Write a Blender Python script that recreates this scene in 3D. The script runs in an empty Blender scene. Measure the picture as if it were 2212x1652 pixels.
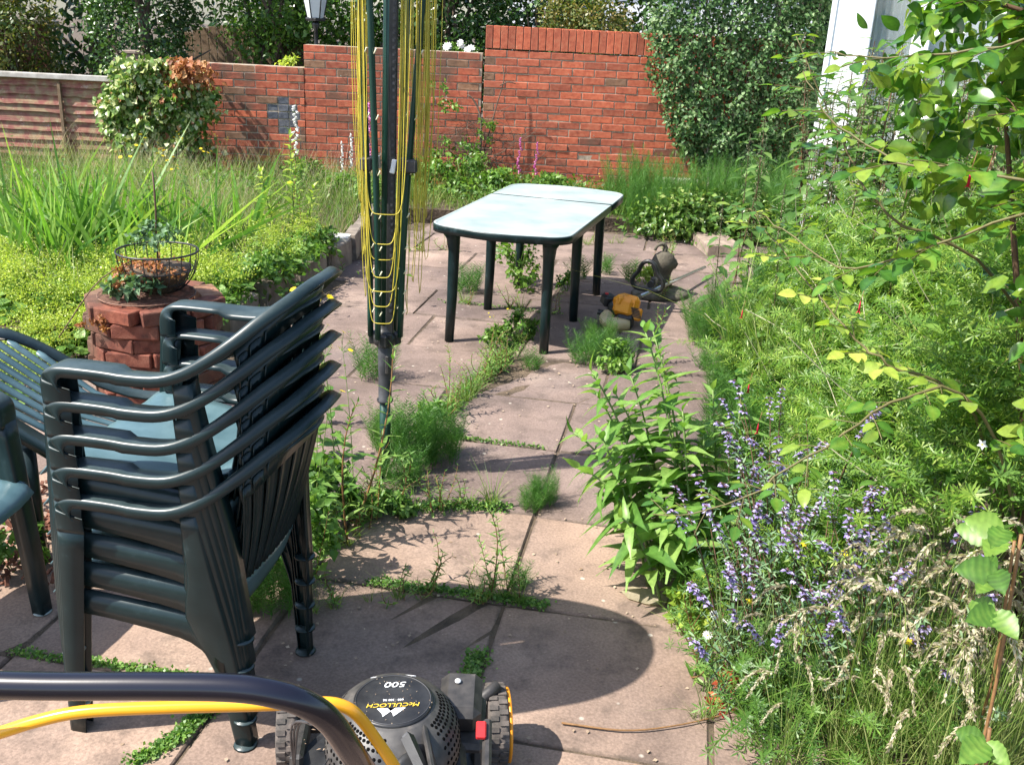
import bpy, math
import numpy as np
from mathutils import Vector, Matrix, Euler
UP = np.array([0, 0, 1.])
rng = np.random.default_rng(11)
S = bpy.context.scene
COL = S.collection
R = math.radians
# ------------------------------------------------------------------ camera, sky, sun
cam_d = bpy.data.cameras.new("camera"); cam = bpy.data.objects.new("camera", cam_d); COL.objects.link(cam); S.camera = cam
TH, RO = R(20.4), R(2.8)
fw = Vector((0, math.cos(TH), -math.sin(TH))); up = Vector((0, math.sin(TH), math.cos(TH))); rx = Vector((1, 0, 0))
cx = rx * math.cos(RO) + up * math.sin(RO); cy = up * math.cos(RO) - rx * math.sin(RO)
m = Matrix((cx, cy, -fw)).transposed().to_4x4(); m.translation = (0, 0, 1.78); cam.matrix_world = m
cam_d.sensor_fit = 'HORIZONTAL'; cam_d.angle = 2 * math.atan(1106 / 2085); cam_d.clip_start = .05; cam_d.clip_end = 400
SUN_TO = Vector((-1.0, -.34, 1.34)).normalized()      # direction towards the sun
elev = math.asin(SUN_TO.z)
W = bpy.data.worlds.new("World"); S.world = W; W.use_nodes = True
nt = W.node_tree; nt.nodes.clear()
sky = nt.nodes.new('ShaderNodeTexSky'); sky.sky_type = 'NISHITA'; sky.sun_disc = False; sky.sun_elevation = elev
sky.sun_rotation = math.atan2(SUN_TO.x, SUN_TO.y); sky.air_density = 1.0; sky.dust_density = 1.5
bg = nt.nodes.new('ShaderNodeBackground'); bg.inputs[1].default_value = .15; out = nt.nodes.new('ShaderNodeOutputWorld')
nt.links.new(sky.outputs[0], bg.inputs[0]); nt.links.new(bg.outputs[0], out.inputs[0])
sd = bpy.data.lights.new("sun", 'SUN'); sd.energy = 5.0; sd.angle = R(.55); sd.color = (1, .95, .87)
sun = bpy.data.objects.new("sun", sd); COL.objects.link(sun); sun.rotation_euler = SUN_TO.to_track_quat('Z', 'Y').to_euler()
S.view_settings.view_transform = 'Standard'; S.view_settings.look = 'None'; S.view_settings.exposure = 1.1; S.view_settings.gamma = 1
S.view_settings.use_curve_mapping = False
S.cycles.max_bounces = 8; S.cycles.transparent_max_bounces = 8

# ------------------------------------------------------------------ materials
def ramp(nt, fac, stops):
    r = nt.nodes.new('ShaderNodeValToRGB'); e = r.color_ramp.elements
    while len(e) < len(stops): e.new(.5)
    for k, (p, c) in enumerate(stops): e[k].position = p; e[k].color = (*c, 1)
    nt.links.new(fac, r.inputs[0]); return r.outputs[0]
def noise(nt, scale, detail=3, vec=None, rough=.55):
    n = nt.nodes.new('ShaderNodeTexNoise'); n.inputs['Scale'].default_value = scale; n.inputs['Detail'].default_value = detail
    n.inputs['Roughness'].default_value = rough
    if vec is not None: nt.links.new(vec, n.inputs['Vector'])
    return n.outputs['Fac']
def mixc(nt, fac, a, b, typ='MIX'):
    x = nt.nodes.new('ShaderNodeMix'); x.data_type = 'RGBA'; x.blend_type = typ
    for s, v in ((0, fac), (6, a), (7, b)):
        if isinstance(v, (int, float)): x.inputs[s].default_value = v
        elif isinstance(v, tuple): x.inputs[s].default_value = (*v, 1)
        else: nt.links.new(v, x.inputs[s])
    return x.outputs[2]
def math_(nt, op, a, b=None, clamp=False):
    x = nt.nodes.new('ShaderNodeMath'); x.operation = op; x.use_clamp = clamp
    for s, v in ((0, a), (1, b)):
        if v is None: continue
        if isinstance(v, (int, float)): x.inputs[s].default_value = v
        else: nt.links.new(v, x.inputs[s])
    return x.outputs[0]
def bump(nt, b, h, strength=.4, dist=.002):
    n = nt.nodes.new('ShaderNodeBump'); n.inputs['Strength'].default_value = strength; n.inputs['Distance'].default_value = dist
    nt.links.new(h, n.inputs['Height']); nt.links.new(n.outputs[0], b.inputs['Normal'])
def newmat(name):
    m = bpy.data.materials.new(name); m.use_nodes = True; nt = m.node_tree
    return m, nt, nt.nodes['Principled BSDF']
def objcoord(nt, world=False):
    if world: return nt.nodes.new('ShaderNodeNewGeometry').outputs['Position']
    return nt.nodes.new('ShaderNodeTexCoord').outputs['Object']
def surf(name, a, b=None, scale=20, rough=.6, metal=0., bstr=.3, bscale=None, bdist=.002, spec=.5, rnd=0., world=False, c=None, cpos=.62, coat=0.):
    m, nt, P = newmat(name); v = objcoord(nt, world); b = b or a
    f = noise(nt, scale, 5, v)
    st = [(.35, a), (.65, b)] + ([(.75, c)] if c else [])
    col = ramp(nt, f, st)
    if rnd:
        oi = nt.nodes.new('ShaderNodeObjectInfo')
        k = math_(nt, 'MULTIPLY_ADD', oi.outputs['Random'], 2 * rnd); k.node.inputs[2].default_value = 1 - rnd
        cc = nt.nodes.new('ShaderNodeCombineColor')
        for i in range(3): nt.links.new(k, cc.inputs[i])
        col = mixc(nt, 1., col, cc.outputs[0], 'MULTIPLY')
    nt.links.new(col, P.inputs['Base Color']); P.inputs['Roughness'].default_value = rough; P.inputs['Metallic'].default_value = metal
    P.inputs['Specular IOR Level'].default_value = spec; P.inputs['Coat Weight'].default_value = coat
    if bstr: bump(nt, P, noise(nt, bscale or scale * 4, 4, v), bstr, bdist)
    return m
def leafmat(name, stops, trans=.4, rough=.4, spec=.4, tcol=(1.25, 1.3, .6)):
    m, nt, P = newmat(name)
    at = nt.nodes.new('ShaderNodeAttribute'); at.attribute_name = 'tint'
    oi = nt.nodes.new('ShaderNodeObjectInfo')
    f = math_(nt, 'ADD', at.outputs['Fac'], math_(nt, 'MULTIPLY_ADD', oi.outputs['Random'], .22), True)
    f.node.inputs[1].links[0].from_node.inputs[2].default_value = -.11
    col = ramp(nt, f, stops)
    g = nt.nodes.new('ShaderNodeNewGeometry')
    n = noise(nt, 60, 2, g.outputs['Position'])
    col = mixc(nt, 1., col, ramp(nt, n, [(.3, (.8, .8, .8)), (.7, (1.15, 1.15, 1.15))]), 'MULTIPLY')
    nt.links.new(col, P.inputs['Base Color']); P.inputs['Roughness'].default_value = rough; P.inputs['Specular IOR Level'].default_value = spec
    t = nt.nodes.new('ShaderNodeBsdfTranslucent'); nt.links.new(mixc(nt, 1., col, tcol, 'MULTIPLY'), t.inputs[0])
    mx = nt.nodes.new('ShaderNodeMixShader'); mx.inputs[0].default_value = trans
    o = nt.nodes['Material Output']
    nt.links.new(P.outputs[0], mx.inputs[1]); nt.links.new(t.outputs[0], mx.inputs[2]); nt.links.new(mx.outputs[0], o.inputs[0])
    return m
M = {}
G1, G2, G3 = (.035, .085, .015), (.085, .19, .03), (.19, .32, .055)
M['leaf_fresh'] = leafmat('fresh_leaf', [(0, (.06, .15, .025)), (.5, (.13, .27, .05)), (1, (.26, .40, .10))], .42)
M['leaf_mid'] = leafmat('mid_green_leaf', [(0, G1), (.5, G2), (1, G3)], .4)
M['leaf_dark'] = leafmat('dark_leaf', [(0, (.018, .05, .012)), (.5, (.04, .10, .02)), (1, (.10, .19, .04))], .3, .32, .5)
M['leaf_grey'] = leafmat('grey_green_leaf', [(0, (.05, .11, .05)), (.5, (.12, .22, .10)), (1, (.25, .36, .20))], .25, .6, .3)
M['leaf_lime'] = leafmat('lime_leaf', [(0, (.14, .26, .03)), (.5, (.30, .42, .06)), (1, (.52, .58, .12))], .45)
M['leaf_rose'] = leafmat('rose_leaf', [(0, (.03, .10, .02)), (.5, (.09, .22, .03)), (1, (.26, .36, .05))], .42, .17, .6)
M['leaf_bronze'] = leafmat('bronze_leaf', [(0, (.05, .10, .02)), (.5, (.12, .15, .03)), (1, (.28, .20, .06))], .35)
M['leaf_varieg'] = leafmat('variegated_leaf', [(0, (.05, .12, .02)), (.45, (.14, .24, .04)), (.7, (.42, .46, .18)), (1, (.75, .74, .52))], .3, .3)
M['leaf_rust'] = leafmat('rusty_leaf', [(0, (.16, .05, .02)), (.6, (.34, .12, .04)), (1, (.42, .22, .08))], .3, .6)
M['leaf_red'] = leafmat('red_leaf', [(0, (.20, .02, .02)), (.6, (.42, .05, .04)), (1, (.5, .15, .06))], .35)
M['leaf_horsetail'] = leafmat('horsetail_green', [(0, (.03, .10, .02)), (.5, (.07, .20, .03)), (1, (.17, .31, .06))], .35, .5)
M['grass'] = leafmat('grass_blade', [(0, (.07, .14, .02)), (.5, (.16, .27, .05)), (1, (.42, .42, .18))], .4, .5)
M['straw'] = leafmat('dry_seed_head', [(0, (.24, .20, .12)), (.5, (.44, .38, .27)), (1, (.62, .58, .44))], .4, .7)
M['nettle'] = leafmat('nettle_leaf', [(0, (.03, .08, .02)), (.5, (.075, .17, .035)), (1, (.16, .27, .07))], .38, .5)
M['tassel'] = leafmat('nettle_tassel', [(0, (.20, .22, .12)), (1, (.42, .40, .28))], .3, .8)
M['iris'] = leafmat('iris_blade', [(0, (.06, .16, .03)), (.5, (.15, .32, .05)), (1, (.34, .48, .12))], .45, .4)
M['leaf_wall'] = leafmat('wall_shrub_leaf', [(0, (.02, .06, .015)), (.45, (.06, .145, .04)), (.8, (.15, .25, .09)), (1, (.27, .36, .18))], .25, .5)
M['goosegrass'] = leafmat('goosegrass_leaf', [(0, (.05, .13, .015)), (.45, (.13, .26, .03)), (.8, (.30, .42, .07)), (1, (.48, .56, .16))], .45)
def flower(name, c, c2=None): return leafmat(name, [(0, c), (1, c2 or c)], .3, .6, .3, (1.1, 1.1, 1.1))
M['yellow'] = flower('yellow_petal', (.75, .55, .02), (.85, .72, .05))
M['white_petal'] = flower('white_petal', (.75, .74, .68), (.82, .82, .8))
M['purple'] = flower('purple_petal', (.22, .15, .44), (.62, .55, .80))
M['calyx'] = flower('dark_calyx', (.08, .04, .06), (.16, .08, .07))
M['magenta'] = flower('magenta_petal', (.5, .08, .32), (.7, .3, .52))
M['fuchsia'] = flower('fuchsia_petal', (.5, .01, .04), (.62, .03, .08))
M['stem_green'] = leafmat('green_stem', [(0, (.09, .17, .04)), (1, (.22, .30, .09))], .1, .6)
M['stem_brown'] = leafmat('brown_stem', [(0, (.07, .04, .025)), (1, (.16, .09, .05))], .0, .7)
M['stem_red'] = leafmat('red_stem', [(0, (.16, .07, .03)), (1, (.26, .15, .06))], .05, .6)
M['cane'] = leafmat('rose_cane', [(0, (.07, .06, .025)), (1, (.16, .14, .05))], .0, .6)
M['twig'] = surf('dry_twig', (.30, .24, .17), (.5, .44, .36), 40, .8)
M['bark'] = surf('bark', (.07, .05, .035), (.14, .10, .07), 12, .9, bstr=.8, bdist=.01)
M['mortar'] = surf('mortar', (.24, .19, .14), (.40, .33, .25), 30, .9, bstr=.5)
def brickmat(name, a, b, c, stain=.0):
    m, nt, P = newmat(name); v = objcoord(nt, True)
    f = noise(nt, 26, 6, v); col = ramp(nt, f, [(.3, a), (.5, b), (.72, c)])
    oi = nt.nodes.new('ShaderNodeObjectInfo')
    k = ramp(nt, oi.outputs['Random'], [(0, (.72, .74, .78)), (.5, (1, 1, 1)), (1, (1.18, 1.1, 1.02))]); col = mixc(nt, 1., col, k, 'MULTIPLY')
    if stain:
        s = noise(nt, 2.6, 4, v); col = mixc(nt, ramp(nt, s, [(.42, (0, 0, 0)), (.62, (stain,) * 3)]), col, (.10, .065, .045))
    w = noise(nt, 7, 6, v, .75); col = mixc(nt, ramp(nt, w, [(.68, (0, 0, 0)), (.78, (.35,) * 3)]), col, (.55, .42, .36))
    nt.links.new(col, P.inputs['Base Color']); P.inputs['Roughness'].default_value = .82; P.inputs['Specular IOR Level'].default_value = .3
    bump(nt, P, noise(nt, 140, 5, v), .6, .003); return m
M['brick'] = brickmat('red_brick', (.29, .075, .042), (.40, .105, .056), (.43, .15, .085))
M['brick_old'] = brickmat('old_red_brick', (.24, .06, .035), (.35, .09, .05), (.38, .14, .08), .8)
M['brick_brown'] = brickmat('brown_brick', (.16, .085, .05), (.25, .13, .075), (.30, .18, .12), .5)
M['brick_blue'] = brickmat('blue_brick', (.06, .065, .08), (.10, .105, .125), (.15, .155, .17))
M['brick_loose'] = brickmat('loose_brick', (.08, .028, .02), (.155, .048, .03), (.22, .085, .055), .8)
def slabmat(name, a, b, c):
    m, nt, P = newmat(name); v = objcoord(nt, True)
    f = noise(nt, 1.6, 8, v, .65); col = ramp(nt, f, [(.3, a), (.55, b), (.72, c)])
    g = noise(nt, 120, 3, v); col = mixc(nt, 1., col, ramp(nt, g, [(.3, (.78, .78, .78)), (.7, (1.2, 1.2, 1.2))]), 'MULTIPLY')
    oi = nt.nodes.new('ShaderNodeObjectInfo')
    col = mixc(nt, 1., col, ramp(nt, oi.outputs['Random'], [(0, (.86, .85, .86)), (1, (1.1, 1.08, 1.05))]), 'MULTIPLY')
    d = noise(nt, 5.5, 7, v, .7); col = mixc(nt, ramp(nt, d, [(.50, (0, 0, 0)), (.68, (.7,) * 3)]), col, (.085, .066, .056))
    vo = nt.nodes.new('ShaderNodeTexVoronoi'); vo.inputs['Scale'].default_value = 9; vo.inputs['Randomness'].default_value = 1; nt.links.new(v, vo.inputs['Vector'])
    n2 = noise(nt, 60, 3, v); dd = math_(nt, 'MULTIPLY_ADD', n2, .05); nt.links.new(vo.outputs['Distance'], dd.node.inputs[2])
    col = mixc(nt, ramp(nt, dd, [(.07, (.85,) * 3), (.11, (0, 0, 0))]), col, (.44, .40, .34))
    big = noise(nt, .9, 4, v, .6); col = mixc(nt, 1., col, ramp(nt, big, [(.35, (.74, .74, .76)), (.65, (1.22, 1.18, 1.12))]), 'MULTIPLY')
    tc = nt.nodes.new('ShaderNodeTexCoord'); sp_ = nt.nodes.new('ShaderNodeSeparateXYZ'); nt.links.new(tc.outputs['Object'], sp_.inputs[0])
    ex = math_(nt, 'DIVIDE', math_(nt, 'ABSOLUTE', sp_.outputs[0]), .3285); ey = math_(nt, 'DIVIDE', math_(nt, 'ABSOLUTE', sp_.outputs[1]), .3065)
    ed = math_(nt, 'MULTIPLY_ADD', noise(nt, 14, 5, v, .7), .16); nt.links.new(math_(nt, 'MAXIMUM', ex, ey), ed.node.inputs[2])
    col = mixc(nt, ramp(nt, ed, [(.5, (0, 0, 0)), (.95, (0, 0, 0))]), col, (.06, .048, .036)); col = mixc(nt, math_(nt, 'MULTIPLY', math_(nt, 'SUBTRACT', ed, 1.045), 18., True), col, (.075, .06, .046))
    nt.links.new(col, P.inputs['Base Color']); P.inputs['Roughness'].default_value = .9; P.inputs['Specular IOR Level'].default_value = .25
    h = math_(nt, 'ADD', noise(nt, 90, 5, v), math_(nt, 'MULTIPLY', noise(nt, 9, 5, v), 2.))
    bump(nt, P, h, .45, .004); return m
M['slab'] = slabmat('mauve_paving', (.12, .092, .080), (.21, .160, .140), (.28, .222, .19))
M['slab_buff'] = slabmat('buff_paving', (.19, .137, .108), (.28, .207, .165), (.35, .27, .215))
M['soil'] = surf('soil', (.05, .035, .022), (.12, .085, .055), 9, .95, bstr=.9, bdist=.02, world=True)
M['plastic'] = surf('dark_green_plastic', (.0045, .0135, .0145), (.008, .020, .0215), 14, .30, spec=.36, bstr=.08, bscale=300, bdist=.0006, c=(.035, .06, .066))
M['bleached'] = surf('sun_bleached_green_plastic', (.23, .285, .275), (.33, .375, .36), 4, .55, bstr=.08, bscale=300, bdist=.0006, c=(.45, .49, .47))
def bleach_lit_tops(m, col, amt, lo=.35):  # light on upward faces put into the colour, together with some sun fading
    nt = m.node_tree; P = nt.nodes['Principled BSDF']; src = P.inputs['Base Color'].links[0].from_socket; v = objcoord(nt)
    g_ = nt.nodes.new('ShaderNodeTexCoord'); sx = nt.nodes.new('ShaderNodeSeparateXYZ'); nt.links.new(g_.outputs['Normal'], sx.inputs[0])
    f = math_(nt, 'MULTIPLY', ramp(nt, sx.outputs[2], [(lo, (0, 0, 0)), (.95, (1, 1, 1))]), ramp(nt, noise(nt, 9, 6, v, .7), [(.3, (.25,) * 3), (.62, (1, 1, 1))]))
    f = math_(nt, 'MULTIPLY', f, amt); nt.links.new(mixc(nt, f, src, col), P.inputs['Base Color'])
    nt.links.new(ramp(nt, f, [(0, (.30,) * 3), (1, (.52,) * 3)]), P.inputs['Roughness'])
bleach_lit_tops(M['plastic'], (.11, .145, .15), .38)  # paler painted tops stand in for lit, faded arms
# seat plastic: bleaching patches
M['seat'] = surf('weathered_seat_plastic', (.05, .10, .115), (.10, .17, .19), 7, .36, bstr=.1, bscale=300, bdist=.0006, c=(.2, .27, .29))
M['pole'] = surf('dark_green_steel', (.006, .035, .025), (.012, .05, .035), 8, .35, bstr=0, metal=.2)
M['blackp'] = surf('black_plastic', (.012, .012, .013), (.03, .03, .03), 22, .42, bstr=.15, bscale=250, bdist=.001)
M['dustyp'] = surf('dusty_black_plastic', (.022, .021, .021), (.055, .05, .046), 30, .5, bstr=.15, bscale=250, bdist=.001, c=(.11, .095, .08))
M['greyp'] = surf('grey_plastic', (.025, .026, .03), (.055, .056, .062), 16, .5)
M['darkmetal'] = surf('dark_navy_enamel', (.005, .005, .010), (.009, .008, .016), 5, .24, bstr=.04, bscale=200, bdist=.0005, coat=.2, c=(.018, .015, .026))
M['yellowmetal'] = surf('yellow_enamel', (.74, .32, .012), (.80, .38, .02), 5, .28, bstr=0)
M['line'] = surf('yellow_line', (.42, .34, .03), (.58, .48, .06), 12, .5, bstr=0)
M['linepale'] = surf('pale_line_hook', (.7, .66, .42), (.78, .75, .55), 12, .45, bstr=0)
M['steel'] = surf('bright_steel', (.45, .45, .44), (.6, .6, .6), 30, .3, metal=.9, bstr=0)
M['rust'] = surf('rusty_steel', (.10, .05, .035), (.22, .12, .08), 50, .7, metal=.3)
M['orange'] = surf('orange_plastic', (.72, .25, .012), (.80, .32, .02), 14, .4, bstr=.1)
M['tank'] = surf('cream_tank', (.45, .34, .17), (.58, .47, .28), 10, .4, bstr=0)
M['redp'] = surf('red_plastic', (.45, .015, .02), (.55, .03, .03), 14, .4, bstr=0)
M['hole'] = surf('vent_opening', (.002, .002, .002), None, 5, .9, bstr=0, spec=.1)
M['cover'] = surf('dusty_grey_cover', (.035, .034, .034), (.075, .07, .065), 30, .5, bstr=.1, bscale=250, bdist=.001, c=(.13, .115, .10))
M['tyre'] = surf('dusty_tyre', (.05, .045, .04), (.14, .115, .10), 30, .85, c=(.24, .20, .17), bstr=.4)
M['stone'] = surf('mossy_stone', (.06, .05, .035), (.13, .115, .085), 14, .9, bstr=.8, bdist=.006)
M['block'] = surf('grey_block', (.13, .105, .085), (.24, .2, .16), 10, .9, bstr=.8, bdist=.006, world=True)
M['pale_stone'] = surf('pale_flat_stone', (.45, .41, .36), (.6, .57, .52), 18, .85, bstr=.5)
M['white'] = surf('white_pvc', (.78, .79, .80), (.84, .85, .86), 3, .35, bstr=0)
M['white_wall'] = surf('white_render', (.72, .73, .75), (.80, .81, .82), 30, .8, bstr=.3)
M['curtain'] = surf('grey_curtain', (.35, .42, .44), (.5, .56, .58), 3, .8, bstr=0)
M['roof'] = surf('roof_tile', (.10, .07, .06), (.17, .12, .10), 8, .8)
M['concrete'] = surf('weathered_concrete', (.16, .12, .095), (.28, .22, .17), 14, .9, bstr=.6)
M['capwood'] = surf('grey_weathered_timber', (.30, .27, .24), (.50, .47, .43), 9, .85, bstr=.5)
M['batten'] = surf('brown_timber', (.12, .075, .04), (.21, .14, .085), 18, .85, bstr=.5)
M['chips'] = surf('bark_chip', (.10, .035, .02), (.22, .09, .05), 20, .85, rnd=.3)
M['litter'] = surf('dry_leaf_litter', (.20, .13, .08), (.42, .33, .24), 20, .9, world=True)
def slatmat():
    m, nt, P = newmat('lichened_red_timber'); v = objcoord(nt, True)
    mp = nt.nodes.new('ShaderNodeMapping'); mp.inputs['Scale'].default_value = (14, 14, 16); nt.links.new(v, mp.inputs['Vector'])
    f = noise(nt, 1.0, 4, mp.outputs[0], .5)
    col = ramp(nt, f, [(.36, (.22, .075, .06)), (.48, (.25, .12, .08)), (.60, (.26, .18, .10)), (.76, (.31, .24, .15))])
    mp2 = nt.nodes.new('ShaderNodeMapping'); mp2.inputs['Scale'].default_value = (6, 6, 90); nt.links.new(v, mp2.inputs['Vector'])
    g = noise(nt, 1.0, 4, mp2.outputs[0]); col = mixc(nt, 1., col, ramp(nt, g, [(.3, (.7, .7, .7)), (.7, (1.2, 1.2, 1.2))]), 'MULTIPLY')
    oi = nt.nodes.new('ShaderNodeObjectInfo'); col = mixc(nt, 1., col, ramp(nt, oi.outputs['Random'], [(0, (.8, .8, .8)), (1, (1.15, 1.1, 1.1))]), 'MULTIPLY')
    w = noise(nt, 11, 5, v, .7); col = mixc(nt, ramp(nt, w, [(.6, (0, 0, 0)), (.72, (.6,) * 3)]), col, (.52, .44, .40))
    nt.links.new(col, P.inputs['Base Color']); P.inputs['Roughness'].default_value = .85; bump(nt, P, g, .5, .004); return m
M['slat'] = slatmat()
def glassmat(name, col, rough, alpha):
    m, nt, P = newmat(name); P.inputs['Base Color'].default_value = (*col, 1); P.inputs['Roughness'].default_value = rough
    P.inputs['Transmission Weight'].default_value = alpha; P.inputs['IOR'].default_value = 1.45; return m
M['glass'] = glassmat('window_glass', (.9, .95, .95), .02, .9)
M['frosted'] = surf('frosted_lantern_glass', (.50, .54, .56), (.60, .64, .66), 4, .35, bstr=0)
M['white_ink'] = surf('white_print', (.75, .75, .75), None, 5, .5, bstr=0)
M['yellow_ink'] = surf('yellow_print', (.75, .5, .05), None, 5, .5, bstr=0)

# ------------------------------------------------------------------ geometry helpers
def nrm(v): return v / np.maximum(np.linalg.norm(v, axis=-1, keepdims=True), 1e-9)
A = np.array
class Geo:
    def __init__(s): s.V = []; s.T = []; s.F = []; s.n = 0
    def add(s, V, F, mat=0, tint=.5, sm=True):
        V = np.asarray(V, float).reshape(-1, 3); F = np.asarray(F)
        s.V.append(V); t = np.broadcast_to(np.asarray(tint, float), (len(V),)); s.T.append(t); s.F.append((F + s.n, mat, sm)); s.n += len(V)
    def box(s, ctr, size, rot=None, mat=0, ch=0., tint=.5, jit=0.):
        hx, hy, hz = A(size) / 2.
        if ch:
            V = []; 
            for sx in (-1, 1):
                for sy in (-1, 1):
                    for sz in (-1, 1):
                        V += [(sx * hx, sy * (hy - ch), sz * (hz - ch)), (sx * (hx - ch), sy * hy, sz * (hz - ch)), (sx * (hx - ch), sy * (hy - ch), sz * hz)]
            V = A(V); i = lambda a, b, c, k: ((a * 2 + b) * 2 + c) * 3 + k
            Q = [(i(0,0,0,0), i(0,0,1,0), i(0,1,1,0), i(0,1,0,0)), (i(1,0,0,0), i(1,1,0,0), i(1,1,1,0), i(1,0,1,0)),
                 (i(0,0,0,1), i(1,0,0,1), i(1,0,1,1), i(0,0,1,1)), (i(0,1,0,1), i(0,1,1,1), i(1,1,1,1), i(1,1,0,1)),
                 (i(0,0,0,2), i(0,1,0,2), i(1,1,0,2), i(1,0,0,2)), (i(0,0,1,2), i(1,0,1,2), i(1,1,1,2), i(0,1,1,2))]
            for b in (0, 1):
                for c in (0, 1):
                    e = (i(0,b,c,1), i(1,b,c,1), i(1,b,c,2), i(0,b,c,2)); Q.append(e if b == c else e[::-1])
                    e = (i(b,0,c,0), i(b,1,c,0), i(b,1,c,2), i(b,0,c,2)); Q.append(e if b != c else e[::-1])
                    e = (i(b,c,0,0), i(b,c,1,0), i(b,c,1,1), i(b,c,0,1)); Q.append(e if b == c else e[::-1])
            T3 = [(i(a,b,c,0), i(a,b,c,1), i(a,b,c,2)) if (a + b + c) % 2 == 0 else (i(a,b,c,2), i(a,b,c,1), i(a,b,c,0)) for a in (0,1) for b in (0,1) for c in (0,1)]
        else:
            V = A([(x, y, z) for x in (-hx, hx) for y in (-hy, hy) for z in (-hz, hz)])
            Q = [(0,1,3,2), (4,6,7,5), (0,4,5,1), (2,3,7,6), (0,2,6,4), (1,5,7,3)]; T3 = []
        if jit: V = V + rng.normal(0, jit, V.shape)
        if rot is not None: V = V @ A(Euler(rot).to_matrix()).T
        V = V + A(ctr); n0 = s.n
        s.add(V, A(Q), mat, tint, False)
        if T3: s.F.append((A(T3) + n0, mat))
    def tube(s, P, r, sides=6, mat=0, tint=.5, cap=True, flat=1.):
        P = np.asarray(P, float); n = len(P); r = np.broadcast_to(np.asarray(r, float), (n,))
        T = np.gradient(P, axis=0); T = nrm(T); a = A([0, 0, 1.]) if abs(T[0][2]) < .9 else A([1., 0, 0])
        N = np.zeros((n, 3)); x = nrm(np.cross(T[0], a)); N[0] = x
        for k in range(1, n): x = nrm(x - T[k] * (x @ T[k])); N[k] = x
        B = np.cross(T, N); an = np.arange(sides) * 2 * np.pi / sides
        V = P[:, None] + r[:, None, None] * (np.cos(an)[None, :, None] * N[:, None] + flat * np.sin(an)[None, :, None] * B[:, None])
        k = np.arange(n - 1)[:, None] * sides; j = np.arange(sides)[None]; j2 = (j + 1) % sides
        F = np.stack([k + j, k + j2, k + j2 + sides, k + j + sides], -1).reshape(-1, 4)
        n0 = s.n; s.add(V.reshape(-1, 3), F, mat, tint)
        if cap:
            s.F.append((A([[n0 + i for i in range(sides)][::-1]]), mat)); s.F.append((A([[n0 + (n - 1) * sides + i for i in range(sides)]]), mat))
    def lathe(s, prof, sides=20, c=(0, 0, 0), mat=0, rot=None, tint=.5, cap=False, sy=1.):
        prof = np.array(prof, float); n = len(prof); an = np.arange(sides) * 2 * np.pi / sides
        V = np.stack([prof[:, 0, None] * np.cos(an), sy * prof[:, 0, None] * np.sin(an), prof[:, 1, None] + 0 * an], -1).reshape(-1, 3)
        if rot is not None: V = V @ A(Euler(rot).to_matrix()).T
        k = np.arange(n - 1)[:, None] * sides; j = np.arange(sides)[None]; j2 = (j + 1) % sides
        F = np.stack([k + j, k + j2, k + j2 + sides, k + j + sides], -1).reshape(-1, 4); n0 = s.n
        s.add(V + A(c), F, mat, tint)
        if cap: s.F.append((A([[n0 + i for i in range(sides)][::-1]]), mat)); s.F.append((A([[n0 + (n - 1) * sides + i for i in range(sides)]]), mat))
    def prism(s, out, z0, z1, mat=0):
        out = np.array(out, float); n = len(out); V = np.vstack([np.c_[out, np.full(n, z0)], np.c_[out, np.full(n, z1)]]); n0 = s.n
        j = np.arange(n); s.add(V, np.stack([j, (j + 1) % n, (j + 1) % n + n, j + n], -1), mat, sm=False)
        s.F.append((A([list(n0 + j[::-1])]), mat)); s.F.append((A([list(n0 + n + j)]), mat))
    def grid(s, V, mat=0, tint=.5, closed=False):
        V = np.asarray(V, float); a, b = V.shape[:2]
        i, j = np.meshgrid(np.arange(a - 1), np.arange(b if closed else b - 1), indexing='ij'); j2 = (j + 1) % b
        F = np.stack([i * b + j, i * b + j2, (i + 1) * b + j2, (i + 1) * b + j], -1).reshape(-1, 4); s.add(V.reshape(-1, 3), F, mat, tint)
    def blades(s, P, D, B, L, Wd, seg=3, mat=0, tint=.5, prof=None, side=None):
        P = np.atleast_2d(P).astype(float); m_ = max(len(P), len(np.atleast_2d(D))); P = np.broadcast_to(P, (m_, 3)); D = nrm(np.broadcast_to(D, (m_, 3)).astype(float)); B = np.broadcast_to(B, (m_, 3))
        L = np.broadcast_to(L, (m_,)); Wd = np.broadcast_to(Wd, (m_,)); t = np.linspace(0, 1, seg + 1)
        C = P[:, None] + D[:, None] * (L[:, None] * t)[..., None] + B[:, None] * (L[:, None] * t ** 2)[..., None]
        if side is None: side = rng.normal(0, 1, (m_, 3)); side[:, 2] *= .2
        Sx = nrm(np.cross(D, side)); pw = (1 - t) ** .6 * .96 + .04 if prof is None else A(prof)
        o = Sx[:, None] * (Wd[:, None] * pw)[..., None] * .5
        V = np.stack([C - o, C + o], 2).reshape(-1, 3); b = np.arange(m_)[:, None] * (2 * (seg + 1)) + np.arange(seg)[None] * 2
        F = np.stack([b, b + 1, b + 3, b + 2], -1).reshape(-1, 4); tt = np.broadcast_to(tint, (m_,))
        s.add(V, F, mat, np.repeat(tt, 2 * (seg + 1)))
    def leaves(s, tpl, P, D, N, L, mat=0, tint=.5, wscale=1.):
        TV, TF = tpl; P = np.atleast_2d(P).astype(float); m_ = max(len(P), len(np.atleast_2d(D))); P = np.broadcast_to(P, (m_, 3))
        D = nrm(np.broadcast_to(D, (m_, 3)).astype(float)); N = np.broadcast_to(N, (m_, 3)).astype(float)
        X = nrm(np.cross(D, N)); N2 = np.cross(X, D); L = np.broadcast_to(L, (m_,))[:, None, None]
        V = P[:, None] + L * (TV[None, :, 0:1] * wscale * X[:, None] + TV[None, :, 1:2] * D[:, None] + TV[None, :, 2:3] * N2[:, None])
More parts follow.
